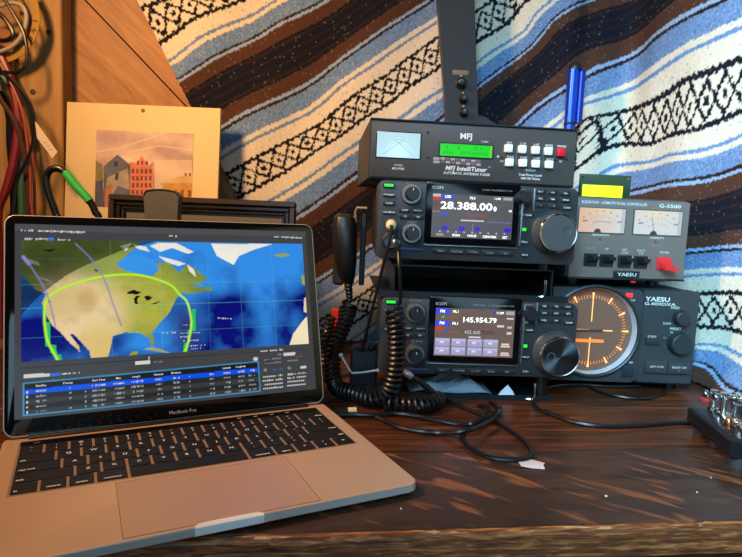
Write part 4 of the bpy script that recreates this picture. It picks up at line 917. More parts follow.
M80 = pose(.3410, .7676, .012, .8)
def controller_b():
    t = thing('rotator_controller', 'dark blue-grey rotator controller with a large round amber compass dial', 'controller', M80)
    F = Frame(M80); z = face_tools(t, F); k = z.k
    w, h = .197, .1265
    SL = mat('controller_slate', (47, 52, 54), .5, noise=.06, nscale=500); SLD = mat('controller_slate_dark', (36, 41, 43), .5)
    # front panel with a round hole for the dial
    cx, cz = F.px(593.5, 331.5); ro = 42.5 * k
    obj('case', MB().box(-w / 2 + .001, w / 2 - .001, .028, .165, .001, h - .001, .002), mat('slate_case', (40, 46, 50), .5), t)
    n = 64; xl, xr = -w / 2, F.px(640.5, 330)[0]
    m = MB(); A = []; B = []
    for i in range(n):
        a = 2 * math.pi * i / n; c_, s_ = math.cos(a), math.sin(a)
        tx = ((xr if c_ > 0 else xl) - cx) / c_ if abs(c_) > 1e-6 else 1e9; tz = ((h if s_ > 0 else 0.) - cz) / s_ if abs(s_) > 1e-6 else 1e9
        tt = min(tx, tz); A.append((cx + c_ * tt, 0, cz + s_ * tt)); B.append((cx + c_ * ro, 0, cz + s_ * ro))
    back = [(x, .03, zz) for x, y, zz in A]
    m.loft([back, A, B], cap=False); obj('dial_panel', m, SL, t, smooth=False)
    obj('side_panel', MB().box(xr + .0006, w / 2, -.0015, .03, 0, h, .002), SL, t, smooth=False)
    obj('groove', MB().box(xr - .001, xr + .002, .002, .03, 0, h), BLACKM, t, smooth=False)
    # dial: black rim, silver recess wall, amber compass face
    rim = obj('dial_rim', MB().lathe([(ro * 1.0, -.001), (ro * 1.0, .0025), (ro * .96, .0035), (ro * .93, .0025), (ro * .925, -.002)], (cx, 0, cz), n=64, cap=False), mat('rim_black', (34, 38, 40), .4), t)
    m = MB(); rings = []
    for rr, y in ((ro * .925, .0), (ro * .912, .004), (ro * .895, .0105)): rings.append([(cx + rr * math.cos(2 * math.pi * i / n), y, cz + rr * math.sin(2 * math.pi * i / n)) for i in range(n)])
    m.loft(rings, cap=False); obj('dial_wall', m, mat('dial_silver', (225, 226, 230), .3, .3), t)
    rf = ro * .90
    df = obj('dial_face', MB().lathe([(rf, 0), (rf, .001), (.0005, .001)], (cx, .0115, cz), n=64), mat('dial_smoke', (104, 84, 70), .35, emit=(150, 84, 40), es=.2), t)
    AM = mat('amber_light', (255, 170, 90), .4, emit=(255, 168, 92), es=1.2); AMD = mat('amber_dim', (220, 120, 50), .4, emit=(226, 118, 44), es=.9)
    for i in range(72):
        a = math.pi / 2 - 2 * math.pi * i / 72; big = i % 6 == 0; r0, r1, ww = (.74, .90, .0016) if big else (.76, .84, .0006)
        d = np.array([math.cos(a), math.sin(a)]); p = np.array([-d[1], d[0]])
        q = [d * rf * r0 + p * ww / (2.5 if big else 2), d * rf * r1 + p * ww, d * rf * r1 - p * ww, d * rf * r0 - p * ww / (2.5 if big else 2)]
        m = MB(); m.prism([(cx + a_[0], cz + a_[1]) for a_ in q], .0102, .0098); obj('tick', m, AM if big else AMD, df, smooth=False)
    for x0, x1, z0, z1, mm in ((-.0006, .0006, .012, rf * .74, AM), (-.0006, .0006, -rf * .74, -.010, AM), (-rf * .70, -.002, -.0006, .0008, AM), (rf * .28, rf * .52, -.0007, .0007, AM), (-rf * .75, rf * .33, -.017, -.0125, AMD)):
        obj('compass_line', MB().box(cx + x0, cx + x1, .0094, .0098, cz + z0, cz + z1), mm, df, smooth=False)
    obj('needle', MB().loft([[(cx - .034, .0078, cz - .003), (cx + .016, .0078, cz - .0008), (cx + .016, .0078, cz + .0012), (cx - .034, .0078, cz + .0004)], [(cx - .034, .0083, cz - .003), (cx + .016, .0083, cz - .0008), (cx + .016, .0083, cz + .0012), (cx - .034, .0083, cz + .0004)]]), mat('needle_dark', (60, 56, 44), .5), df, smooth=False)
    LED = mat('led_red', (220, 40, 40), .4, emit=(226, 50, 48), es=.9)
    z.btn(629.6, 295.4, 6.2, 4.2, LED, .0012, name='led'); z.txt(629.8, 300, 'OVERLAP', 1.7, WHITE)
    yv = -.0018
    z.txt(657, 299, 'YAESU', 4.0, WHITE, bold=.02, y=yv, wid=22); z.txt(659.5, 303.8, 'G-800DXA', 2.7, WHITE, bold=.006, y=yv, wid=28)
    z.txt(674.5, 307.6, 'SPEED', 2.2, WHITE, y=yv); z.txt(666.5, 323.2, 'SLOW', 1.9, WHITE, y=yv); z.txt(684, 324, 'FAST', 1.9, WHITE, y=yv)
    z.txt(675, 328.5, 'PRESET', 2.3, WHITE, y=yv); z.txt(671, 332.2, 'N', 2.0, WHITE, y=yv); z.txt(677.5, 332.6, 'E', 2.0, WHITE, y=yv); z.txt(664, 337.5, 'W', 1.8, PGREY, y=yv); z.txt(664, 346, 'S', 1.8, PGREY, y=yv)
    z.txt(651.5, 336.4, 'START', 2.0, WHITE, y=yv)
    z.btn(652, 341.3, 12, 6, SLD, .003, y0=-.0015, r=.001)
    z.knob(679.5, 317.6, [(7.2, 0), (7.0, .003), (6.4, .010), (5.6, .011)], SLD, 'knob', 28, .0015); z.knob(677.5, 342.8, [(10.4, 0), (10.2, .003), (9.2, .011), (8.4, .012)], SLD, 'knob', 32, .0015)
    rc = z.btn(666.4, 367.2, 43, 13, mat('rocker_frame', (40, 48, 52), .5), .0012, name='rocker_frame', y0=-.0012)
    for dx, s1, s2 in ((-10.2, 'LEFT', 'CCW'), (10.2, 'RIGHT', 'CW')):
        o = obj('rocker', MB().slab(dx * k, 0, 19.4 * k, 10.6 * k, -.0012, .003, .001, .0006), SL, rc); text(o, s1 + ' ' + s2, dx * k, .0012, 1.9 * k, WHITE, y=-.0045); text(o, '~', dx * k, -.003, 1.6 * k, WHITE, y=-.0045)
    z.btn(628.2, 371, 10, 11, SLD, .002, name='power_button', r=.0008); z.txt(628, 362.3, 'POWER', 1.9, WHITE); z.txt(617, 370, 'DIM', 2.0, PGREY)
    for fx in (-.085, .085):
        for fy in (.03, .14): obj('foot', MB().lathe([(.010, 0), (.009, .012)], (fx, fy, .0005), (0, 0, -1), 16), RUBBER, t)
controller_b()

# ------------------------------------------------------------------ bare LCD module on the grey controller
def lcd_module():
    y = .885; a = ony(580, 173.5, y); b = ony(632.6, 178, y); zb = .2593
    M = Matrix.Translation((a[0], y, zb)) @ Matrix.Rotation(R(3), 4, 'Z'); F = Frame(M)
    t = thing('lcd_module', 'bare green circuit board with a glowing yellow-green display on the grey controller', 'display', M)
    w = b[0] - a[0]; h = a[2] - zb
    obj('circuit_board', MB().slab(w / 2, h / 2, w, h, .0016, .0016, .0006, .0002), mat('pcb_green', (40, 62, 36), .5, noise=.2, nscale=200), t)
    x0, z1 = F.px(583, 184.4, .008); x1, z0 = F.px(622, 199, .008)
    fr = obj('display_frame', MB().slab((x0 + x1) / 2, (z0 + z1) / 2, x1 - x0 + .006, z1 - z0 + .006, 0, .007, .001, .0005), mat('frame_dark_green', (44, 66, 28), .4), t)
    obj('screen', MB().slab((x0 + x1) / 2, (z0 + z1) / 2, x1 - x0, z1 - z0, -.006, .0016, .0004, .0002), mat('lcd_yellow', (200, 220, 20), .4, emit=(226, 242, 20), es=1.1), fr)
    for fx, fz in ((.005, h - .005), (w - .005, h - .005)): obj('screw', MB().lathe([(.0022, 0), (.0015, .001)], (fx, 0, fz), n=12), CHROME, t)
    obj('support', MB().box(.01, w - .01, .0016, .02, 0, .004), BLACKM, t)
lcd_module()

# ------------------------------------------------------------------ blue tube behind the tuner
def blue_tube():
    y = .985; a = ony(574, 66, y); x = a[0]
    t = thing('blue_tube', 'tall blue anodised metal tube with a dark cap behind the tuner', 'tube', (x, y, 0))
    BL = mat('blue_anodised', (20, 70, 200), .28, .55)
    r = .0088; zt = a[2]; zs = ony(574, 123, y)[2]
    obj('tube', MB().lathe([(r, 0), (r, zt - .006)], (0, 0, 0), (0, 0, 1), 28), BL, t)
    obj('sleeve', MB().lathe([(.0066, 0), (.0066, zt - .008 - zs), (.005, zt - .006 - zs)], (.0145, .003, zs), (0, 0, 1), 22), mat('blue_deep', (16, 52, 160), .32, .5), t)
    obj('clip', MB().box(.0, .022, -.003, .009, zs + .002, zs + .006), BLACKM, t)
    obj('band', MB().lathe([(r + .0006, 0), (r + .0006, .004)], (0, 0, zs - .004), (0, 0, 1), 28), BLACKM, t)
    obj('cap', MB().lathe([(r + .0012, 0), (r + .0012, .005), (r * .8, .009), (.004, .011)], (.002, 0, zt - .006), (0, 0, 1), 28), BLACK, t)
    obj('foot', MB().lathe([(.018, 0), (.018, .004), (r, .006)], (0, 0, 0), (0, 0, 1), 28), BLACK, t)
blue_tube()

# ------------------------------------------------------------------ tall narrow panel with three knobs
def tall_panel():
    y = .955; bl, br = ony(447, 128, y), ony(478.5, 128, y); tl, tr = ony(438, 0, y), ony(474.5, 0, y)
    zb = .3365; zt = .78
    t = thing('control_panel', 'tall narrow dark panel with three small knobs rising behind the tuner', 'panel', ((bl[0] + br[0]) / 2, y, 0))
    x0 = (bl[0] + br[0]) / 2
    f = (zt - bl[2]) / (tl[2] - bl[2]); xl, xr = bl[0] + (tl[0] - bl[0]) * f - x0, br[0] + (tr[0] - br[0]) * f - x0
    PM = mat('panel_dark_bronze', (34, 31, 28), .45, .2, noise=.1, nscale=200)
    g = (0 - bl[2]) / (tl[2] - bl[2]); x0l, x0r = bl[0] + (tl[0] - bl[0]) * g - x0, br[0] + (tr[0] - br[0]) * g - x0
    obj('panel', MB().loft([[(x0l, yy, 0.006), (x0r, yy, 0.006), (xr, yy, zt), (xl, yy, zt)] for yy in (0, .014)]), PM, t, smooth=False)
    obj('edge_strip', MB().loft([[(x0l - .0012, yy, .006), (x0l + .0012, yy, .006), (xl + .0012, yy, zt), (xl - .0012, yy, zt)] for yy in (-.0006, .014)]), mat('strip_bronze', (60, 50, 40), .4, .4), t, smooth=False)
    obj('base', MB().box(-.05, .05, -.02, .03, 0, .006, .001), BLACK, t)
    M = Matrix.Translation((x0, y, 0)); F = Frame(M); k = F.k
    x, zz = F.px(460.5, 72.6); o = obj('label_strip', MB().slab(x, zz, 15 * k, 4.2 * k, .0002, .0006, .0003, .0001), mat('label_tan', (112, 98, 78), .6), t)
    for px, py, r in ((461, 83.5, 5.4), (463, 99.3, 4.2), (463.5, 112.8, 4.4)):
        x, zz = F.px(px, py); o = obj('knob', MB().lathe([(r * k, 0), (r * k, .003), (r * .72 * k, .005), (r * .66 * k, .014), (r * .5 * k, .015)], n=24), KNOBM, t, loc=(x, 0, zz))
        obj('shaft_cap', MB().lathe([(r * .3 * k, .015), (r * .24 * k, .017)], (0, 0, r * .12 * k), n=12), CHROME, o)
        x, zz = F.px(px, py - r - 2.2); obj('marker', MB().slab(x, zz, 1.6 * k, 1.6 * k, .0002, .0008, .0003, .0001), PGREY, t)
    x, zz = F.px(487, 121); obj('side_bracket', MB().prism([(x - .016, zz - .02), (x + .018, zz - .02), (x + .016, zz - .004), (x - .004, zz + .007), (x - .016, zz + .009)], .002, .012), BLACK, t, smooth=False)
tall_panel()

# ================================================================== LEFT BACKGROUND
def painting():
    y = .915; A, B = ony(67, 101, y), ony(220.5, 109.2, y)
    ang = math.atan2(0, 1); w = B[0] - A[0]; zt = (A[2] + B[2]) / 2; lean = R(-4)
    M = Matrix.Translation((A[0], y - .03, .0)) @ Matrix.Rotation(lean, 4, 'X') ; F = Frame(M)
    # lean back so that the top reaches y
    t = thing('picture', 'small townscape watercolour in a broad cream mat leaning on the pine wall', 'picture', M)
    a = F.px(67, 101); b = F.px(220.5, 109.2); x0, x1, zt = a[0], b[0], (a[1] + b[1]) / 2
    obj('mat_board', MB().slab((x0 + x1) / 2, zt / 2, x1 - x0, zt, .006, .006, .0006, .0004), mat('mat_cream', (216, 192, 140), .75, noise=.06, nscale=30), t)
    q = [np.array(F.px(*p)) for p in ((95.5, 129.5), (192.5, 134), (192.5, 209), (96, 208))]
    u0, u1, v1, v0 = (q[0][0] + q[3][0]) / 2, (q[1][0] + q[2][0]) / 2, (q[0][1] + q[1][1]) / 2, (q[2][1] + q[3][1]) / 2
    pw, ph = u1 - u0, v1 - v0; c = Canvas(pw, ph, 200, 160, L3(206, 182, 160)); P = lambda pts: [((np.array(F.px(a_, b_)) - np.array([u0, v0]))) for a_, b_ in pts]
    n = c.noise(4, 3); n2 = c.noise(9, 4); X, Y = c.X / pw, c.Y / ph
    sk = np.clip(n * 1.4 - .2 + .3 * np.sin(Y * 14 + X * 5), 0, 1)[..., None]; c.c = L3(216, 190, 168) * (1 - sk) + L3(176, 148, 142) * sk
    for pts in ([(96, 152), (120, 148), (150, 138), (165, 133)], [(130, 152), (160, 146), (192, 150)]): c.line(P(pts), .002, L3(226, 206, 182), .6)
    c.fill(P([(155, 160), (192, 160), (192, 209), (155, 209)]), L3(226, 204, 170), .5)
    def wash(pts, col, var=.35):
        m = c.inside([tuple(p) for p in P(pts)]); c.c[m] = np.array(L3(*col)) * (1 - var + 2 * var * n2[m][:, None])
    wash([(95, 160), (103, 165), (104, 209), (95, 209)], (120, 112, 78)); wash([(95, 182), (103, 180), (104, 209), (95, 209)], (84, 84, 100))
    wash([(104, 167), (117.5, 155), (130, 165), (130, 209), (104, 209)], (98, 98, 112)); wash([(107, 178), (128, 168), (130, 190), (118, 186), (112, 196), (105, 200)], (158, 146, 128), .3); wash([(105, 188), (112, 184), (112, 207), (105, 207)], (170, 118, 92))
    wash([(130, 161), (137, 164), (142, 155), (148, 166), (153, 162), (154, 209), (130, 209)], (206, 122, 92), .25)
    wash([(120, 155), (130, 158), (136, 161), (129, 163)], (222, 204, 180), .1)
    for r_ in range(4):
        for i in range(5): wash([(132 + i * 4.3, 169 + r_ * 7), (134.5 + i * 4.3, 169 + r_ * 7), (134.5 + i * 4.3, 173.5 + r_ * 7), (132 + i * 4.3, 173.5 + r_ * 7)], (120, 72, 74), .3)
    for i in range(3): wash([(137 + i * 4.5, 161), (139 + i * 4.5, 161), (139 + i * 4.5, 165), (137 + i * 4.5, 165)], (96, 70, 84), .2)
    wash([(114, 162), (118, 161), (118, 166), (114, 167)], (60, 60, 84), .2); wash([(116, 173), (119, 173), (118, 180), (115, 180)], (70, 66, 84), .2)
    wash([(161, 184), (180, 176), (193, 175), (193, 184)], (206, 170, 112), .2); wash([(162, 184.5), (193, 184.5), (193, 209), (163, 209)], (196, 146, 70), .25)
    for i in range(4): wash([(167 + i * 7, 190), (170 + i * 7, 190), (170 + i * 7, 197), (167 + i * 7, 197)], (130, 84, 56), .2)
    for pt in ((186, 176), (190, 176)): wash([(pt[0] - 1, pt[1] - 3), (pt[0] + 1, pt[1] - 3), (pt[0] + 1, pt[1]), (pt[0] - 1, pt[1])], (130, 90, 80), .1)
    for pts in ([(104, 167), (117.5, 155), (130, 165)], [(130, 161), (130, 209)], [(154, 162), (154, 209)], [(161, 184), (193, 184)], [(104, 167), (104, 209)]): c.line([tuple(p) for p in P(pts)], .0009, L3(70, 54, 54), .7)
    c.make('artwork', mat('watercolour', None, .8, attr='base', spec=.2), t, (u0, -.0006, v0), 'watercolour of gabled houses under a pinkish sky')
    x, zz = F.px(143, 110.5); obj('stain', MB().lathe([(.0032, 0), (.0022, .0003)], (x, -.0001, zz), n=12), mat('stain_brown', (140, 96, 52), .8), t)
painting()

def dark_frame():
    y = .80; A, B = ony(111, 193, y), ony(296, 204.3, y)
    M = Matrix.Translation((A[0], y, 0)) @ Matrix.Rotation(R(2.0), 4, 'Z') @ Matrix.Rotation(R(-6), 4, 'X'); F = Frame(M)
    t = thing('framed_panel', 'empty-looking dark wooden frame with stepped moulding standing behind the laptop', 'frame', M)
    a, b = F.px(111.3, 193.2), F.px(296, 204.3); x0, x1, zt = a[0], b[0], (a[1] + b[1]) / 2
    DW = mat('frame_dark_wood', (44, 33, 26), .35, noise=.3, nscale=40); DW2 = mat('frame_darker', (26, 20, 17), .3)
    def ringo(i, d, wd, m, nm):
        for (p0, p1, q0, q1) in ((x0 + i, x1 - i, zt - i - wd, zt - i), (x0 + i, x1 - i, i, i + wd), (x0 + i, x0 + i + wd, i + wd, zt - i - wd), (x1 - i - wd, x1 - i, i + wd, zt - i - wd)):
            obj(nm, MB().box(p0, p1, -d, .012, q0, q1, .0012), m, t, smooth=False)
    ringo(0, .010, .008, DW, 'moulding'); ringo(.0085, .006, .006, DW2, 'moulding'); ringo(.015, .002, .004, DW, 'moulding')
    obj('backing', MB().box(x0 + .019, x1 - .019, .004, .007, .019, zt - .019), mat('backing_grey', (92, 84, 74), .5, noise=.1, nscale=30), t, smooth=False)
dark_frame()

def dark_paddle():
    y = .735; A = ony(161, 189.5, y); a, b = ony(143.5, 205, y), ony(178.5, 205, y)
    w = b[0] - a[0]; zt = A[2]
    t = thing('desk_stand', 'dark grey rounded upright panel on a foot in front of the dark frame', 'stand', (A[0], y, 0))
    poly = []
    for i in range(13):
        f = -1 + i / 6.; poly.append((f * w / 2 * 1.0, zt - .0035 * f * f - (.004 if abs(f) > .99 else 0)))
    poly = poly[::-1] + [(-w / 2 * .86, zt - .06), (-w / 2 * .7, .005), (w / 2 * .7, .005), (w / 2 * .86, zt - .06)]
    obj('panel', MB().prism(poly, 0, .016), mat('paddle_grey', (84, 82, 79), .45, noise=.1, nscale=100), t, smooth=False)
    obj('rim', MB().tube([(p[0], -.0002, p[1]) for p in poly[:13]], .0009, 6), BLACKM, t)
    obj('foot', MB().box(-.03, .03, -.02, .03, 0, .005, .001), BLACK, t)
dark_paddle()

def cable(name, label, pts, r, m, group=None, n=8, mm=10, cat='cable'):
    o = obj(name, MB().tube(spline(pts, mm), r, n), m); return tag(o, label, cat, group)
# green-taped cable loop behind the laptop lid
gy = .70
gp = pxs([(60, 236), (56, 214), (49, 194), (46.3, 179), (50, 170.5), (57.5, 168.5), (65, 172.5), (77, 187), (88, 199), (95, 211), (101, 236)], gy)
gp = [np.array([*onz(60, 420, .2)[:2] * 0 + gp[0][:2], .006])] + gp + [np.array([gp[-1][0] + .01, gp[-1][1], .006])]
gc = thing('cable_loop', 'black cable bent into a loop with a band of bright green tape', 'cable', tuple(gp[0]))
gl = [np.array(p) - gp[0] for p in gp]
obj('cable', MB().tube(spline(gl, 10), .0042, 10), DKRUB, gc)
sp = spline(gl, 10)
obj('tape', MB().tube(sp[70:93], .0051, 12), mat('tape_green', (46, 172, 70), .45), gc)

# hanging cables at the stud
cy = .875
REDC = mat('cable_red', (132, 26, 28), .4); GRC = mat('cable_green', (54, 104, 74), .45); ORC = mat('cable_orange', (150, 62, 26), .45); WHC = mat('cable_white', (176, 166, 150), .5)
def down(pts, y, r, ztop=None):
    p = pxs(pts, y); e = p[-1].copy(); e[2] = .004 + r; e[1] += .0; return p + [e * .5 + np.array(p[-1]) * .5, e]
cable('red_cable', 'thick red cable hanging among the wires at the stud', down([(-26, 30), (-20, 34), (-8, 40), (8, 72), (16, 100), (18, 128), (14, 160), (6, 190), (-2, 215)], cy, .0062), .0062, REDC)
cable('green_cable', 'thick dull green cable hanging beside the red one', down([(-26, 30), (-20, 34), (-14, 55), (2, 76), (16, 92), (25, 112), (27, 135), (22, 155), (21.5, 190), (22, 222)], cy + .012, .005), .0050, GRC)
cable('black_cable', 'thin black cable looping down from the yellow coil', pxs([(-6, -14), (6, 2), (16, 18), (24, 34), (27, 52), (25, 66), (16, 72.5), (0, 71), (-14, 66)], cy - .02), .0024, DKRUB)
cable('black_cable', 'black cable with a white paper tag near its middle', down([(-26, 30), (-20, 34), (-10, 70), (4, 74), (18, 86), (29, 102), (34.5, 120), (34, 138), (28, 158), (18, 178), (14, 200), (13, 222)], cy - .025, .003), .0026, DKRUB)
cable('black_cable', 'thick black cable behind the red cable', down([(-26, 30), (-20, 34), (-12, 84), (2, 96), (9, 116), (10, 145), (13, 180), (14, 222)], cy + .022, .005), .0052, DKRUB)
cable('orange_cable', 'thin orange-red wire beside the tagged black cable', down([(-26, 30), (-18, 36), (6, 74), (22, 110), (27, 142), (30, 170), (31, 200), (33, 222)], cy - .019, .002), .0020, ORC)
cable('orange_cable', 'thin orange wire hanging closest to the stud edge', down([(-26, 30), (-17, 35), (8, 74), (24, 112), (31, 145), (34, 175), (35, 222)], cy + .006, .0022), .0022, ORC)
cable('brown_cable', 'dark brown cable hanging between the orange wires', down([(-26, 30), (-20, 34), (-4, 90), (14, 120), (23, 150), (27, 185), (28, 222)], cy - .012, .0036), .0036, mat('cable_brown', (70, 40, 26), .5))
cable('white_cable', 'pale grey cable coiled inside the yellow strap', pxs([(-14, 56), (2, 51), (14, 45), (23, 33), (26.5, 18), (23, 7), (13, 3), (0, 6), (-12, 12)], cy - .008), .0028, WHC)
cable('black_cable', 'short black cable curled inside the yellow strap', pxs([(-10, 8), (2, 16), (11, 28), (13, 36), (6, 40.5), (-6, 40)], cy - .012), .0034, DKRUB)
# printed yellow strap (flat band bent into an arc)
def strap():
    ctl = [(26, -16), (32, -4), (35.5, 10), (36, 22), (33, 34), (28, 44), (20, 52), (8, 58), (-8, 62)]
    y = cy; P = spline(pxs(ctl, y), 8); t = thing('yellow_strap', 'yellow strap printed with black letters looped behind the cables', 'strap', tuple(P[0]))
    o0 = np.array(P[0]); n = len(P); rings = []
    ctr = np.array(ony(2, 8, y))
    for i, p in enumerate(P):
        d = p - ctr; d /= np.linalg.norm(d); q = p - o0
        a, b = q + d * .0055, q - d * .0055
        rings.append([a, a + np.array([0, .0012, 0]), b + np.array([0, .0012, 0]), b])
    obj('band', MB().loft(rings), mat('strap_yellow', (170, 128, 34), .55, noise=.15, nscale=60), t, smooth=False)
    BK = mat('strap_print', (34, 26, 14), .7)
    for s_, px, py, rot in (('I', 35.6, 21, 10), ('N', 33.6, 30.5, -25), ('O', 30.5, 38.5, -40), ('H', 26.5, 45.5, -50)):
        p = np.array(ony(px, py, y)) - o0; text(t, s_, p[0], p[2], .0062, BK, y=p[1] - .0005, rot=R(90 + rot - 20), bold=.02)
    return t
strap()
# second, fainter yellow coil
cable('yellow_cable', 'dull yellow cable curled under the printed strap', pxs([(-12, 30), (4, 44), (16, 40), (24, 26), (22, 8), (14, -8)], cy + .016), .0052, mat('cord_yellow', (150, 112, 40), .55))
# wooden peg on the stud that carries the loops
pg = np.array(ony(-20, 40, .84)); t = thing('cable_peg', 'wooden peg on the stud from which the cables hang', 'peg', (pg[0], pg[1], pg[2]))
obj('dowel', MB().lathe([(.007, 0), (.0075, .004), (.0075, .062)], (0, -.012, 0), (0, 1, 0), 16), pine, t)
obj('wall_plate', MB().box(-.016, .016, .046, .052, -.03, .03, .001), pine, t)
# paper tag
def paper_tag():
    y = cy - .032; pts = [(35, 121), (39, 126), (57.5, 152), (52, 158.5), (47, 151), (37, 138)]
    P = [np.array(p) for p in pxs(pts, y)]; o0 = P[0]
    t = thing('paper_tag', 'creased white paper tag stuck on the black cable', 'tag', tuple(o0))
    poly = [(p[0] - o0[0], p[2] - o0[2]) for p in P]
    obj('tag', MB().prism(poly, 0, .0004), mat('tag_paper', (214, 196, 168), .8), t, smooth=False)
    for f in (.45, .6, .75):
        a = P[1] * (1 - f) + P[2] * f - o0; b = P[5] * (1 - f) + P[3] * f - o0
        obj('pencil_mark', MB().box(min(a[0], b[0]) * .5 + max(a[0], b[0]) * .5 - .0025, (a[0] + b[0]) / 2 + .002, -.0003, 0, (a[2] + b[2]) / 2 - .0005, (a[2] + b[2]) / 2 + .0005), PGREY, t, smooth=False)
paper_tag()

# ================================================================== MICROPHONES, CORDS, DESK THINGS
def hand_mic():
    y = .74; A = ony(345, 214, y)
    t = thing('hand_microphone', 'black hand microphone hanging beside the upper radio with its coiled cord', 'microphone', (A[0], y, 0))
    X = lambda px, py, dy=0.: np.array(ony(px, py, y + dy)) - np.array([A[0], y, 0])
    HM = mat('mic_shell', (24, 23, 23), .38, noise=.1, nscale=300)
    # body seen from its edge: thick shell, narrowing to the strain relief
    prof = [((344.8, 213.5), .0080, .018), ((344.6, 217), .0135, .026), ((344.6, 226), .0152, .030), ((344.8, 245), .0152, .030), ((345.5, 262), .0140, .027), ((346.5, 275), .0110, .020), ((348, 284), .0070, .011)]
    rings = []
    for (px, py), rx, ry in prof:
        c = X(px, py); rings.append([(c[0] + rx * math.copysign(abs(math.cos(a)) ** .6, math.cos(a)), c[1] + .01 + ry * math.copysign(abs(math.sin(a)) ** .6, math.sin(a)), c[2]) for a in np.linspace(0, 2 * math.pi, 25)[:-1]])
    obj('body', MB().loft(rings), HM, t)
    c = X(337.5, 262); obj('talk_bar', MB().box(c[0] - .006, c[0] + .010, .0, .03, c[2] - .03, c[2] + .032, .003), BLACKM, t)
    a, b = X(348, 282), X(350, 302); m = MB()
    d = b - a
    m.lathe([(.0062 - .0002 * i - (.0009 if i % 2 else 0), np.linalg.norm(d) * i / 11) for i in range(12)], tuple(a), tuple(d), 14); obj('strain_relief', m, RUBBER, t)
    # hook on the radio's side
    h0 = X(352, 207); obj('hanger_plate', MB().box(h0[0] + .012, h0[0] + .019, .004, .04, h0[2] - .10, h0[2] - .006, .001), BLACKM, t)
    obj('hook', MB().tube([X(356, 222), X(355.5, 212), X(357, 207.5), X(367, 208)], .0017, 8), mat('hook_brass', (190, 160, 120), .35, .7), t)
    # coiled cord from the microphone round to the socket of the radio
    P = [X(350, 303, -.0), X(345, 322, -.01), X(336, 345, -.025), X(332, 365, -.035)]
    Y0 = .645
    def Wd(px, py, yy): return np.array(ony(px, py, yy)) - np.array([A[0], y, 0])
    P += [Wd(336, 387, .69), Wd(352, 400.5, .668), Wd(372, 402, .65), Wd(388, 392, .645), Wd(394.5, 372, .645), Wd(396.5, 345, .648), Wd(395.5, 322, .652), Wd(394, 308, .656)]
    for q_ in P: q_[2] = max(q_[2], .0125)
    obj('coil_cord', coil(P, .0086, .0023, .0060), DKRUB, t)
    obj('cord_tail', MB().tube(spline([Wd(394, 308, .656), Wd(399.5, 303, .655), Wd(400.5, 290, .652), Wd(399.5, 270, .652), Wd(398.5, 252, .660)], 10), .0021, 8), DKRUB, t)
    pl = Wd(397.5, 246, .672); obj('plug', MB().lathe([(.0062, 0), (.0065, .008), (.0042, .010), (.0030, .018)], tuple(Wd(393.5, 240.5, .682)), tuple(Wd(398.5, 252, .658) - Wd(393.5, 240.5, .682)), 20), STEEL, t)
hand_mic()
# second coiled cord lying on the desk
P = [onz(370, 393, .0105), onz(385, 399, .0105), onz(395, 404, .0105), onz(410, 405.5, .0105), onz(424, 405, .0105), onz(434, 402, .0105), onz(439, 398, .0105)]
tag(obj('coiled_cord', coil(P, .0080, .0021, .0062), DKRUB), 'black coiled cord lying on the desk under the lower radio', 'cord')
P = [onz(322, 395, .03), onz(327, 360, .085), onz(327, 335, .10), onz(330, 318, .12)]
P = pxs([(338, 400), (326, 378), (324, 350), (328, 330), (331, 316)], .76)
P[0][2] = .009
tag(obj('coiled_cord', coil(P, .0062, .0017, .0054), DKRUB), 'black coiled cord rising behind the hanging microphone cord', 'cord')

def headphone_plug():
    a = np.array([*(F73.M @ Vector((*[F73.px(391, 224)[0]], 0, F73.px(391, 224)[1])))])
    t = thing('headphone_cable', 'thin black cable with an ivory plug in the upper radio', 'cable', tuple(a))
    IV = mat('plug_ivory', (214, 202, 150), .4)
    obj('plug', MB().lathe([(.0048, .0005), (.0062, .003), (.0066, .012), (.0056, .016), (.003, .018)], (0, 0, 0), (0, -1, -.1), 10), IV, t)
    pts = [a + np.array([0, -.018, -.001])] + [np.array(ony(*q)) for q in ((390.5, 236, .664), (384, 262, .664), (377, 290, .668), (369, 322, .676), (362, 352, .69))]
    obj('cable', MB().tube(spline([p - a for p in pts], 8), .0019, 8), DKRUB, t)
headphone_plug()

def adapter_box():
    p = onz(362, 392, 0)
    y = .715; c = ony(362, 360, y)
    t = thing('adapter_box', 'small dark adapter box with rounded lugs behind the hanging coiled cord', 'box', (c[0], y, 0))
    zb = ony(362, 376, y)[2] ; zt = ony(362, 343, y)[2]
    obj('body', MB().box(-.015, .020, .004, .035, .001, zt - .008, .003), mat('adapter_dark', (30, 30, 31), .4), t)
    for i in range(4): obj('rib', MB().tube([(-.006 + .005 * i, -.001, zt - .010), (-.003 + .005 * i, -.0015, zt - .002), (.004 + .005 * i, -.001, zt + .003)], .0015, 6), BLACK, t)
    w = lambda px, py: np.array(ony(px, py, y - .012)) - np.array([c[0], y, 0])
    tie = [w(341, 355), w(344.5, 361), w(349, 369), (w(352, 373)), w(362, 372.5), w(378, 370)]
    o = obj('cable_tie', MB().tube(tie, .0013, 8), mat('tie_white', (200, 196, 186), .5), t)
    for q in (tie[0], tie[-1]): obj('tie_end', MB().lathe([(.0005, -.0028), (.0026, -.0014), (.0030, 0), (.0026, .0014), (.0005, .0028)], tuple(q), (0, 0, 1), 14), mat('tie_white', (200, 196, 186), .5), t)
adapter_box()
# red connector near the wall side
p = np.array(ony(335, 317, .80))
t = thing('red_connector', 'small red plastic connector on a lead behind the hanging cords', 'connector', (p[0], .80, 0))
obj('shell', MB().box(-.005, .006, -.004, .006, p[2] - .014, p[2] + .012, .0015), mat('connector_red', (200, 52, 24), .4), t)
obj('lead', MB().tube([(0, .002, p[2] - .013), (.002, .004, p[2] * .5), (.0, .003, .004)], .003, 8), BLACKM, t)

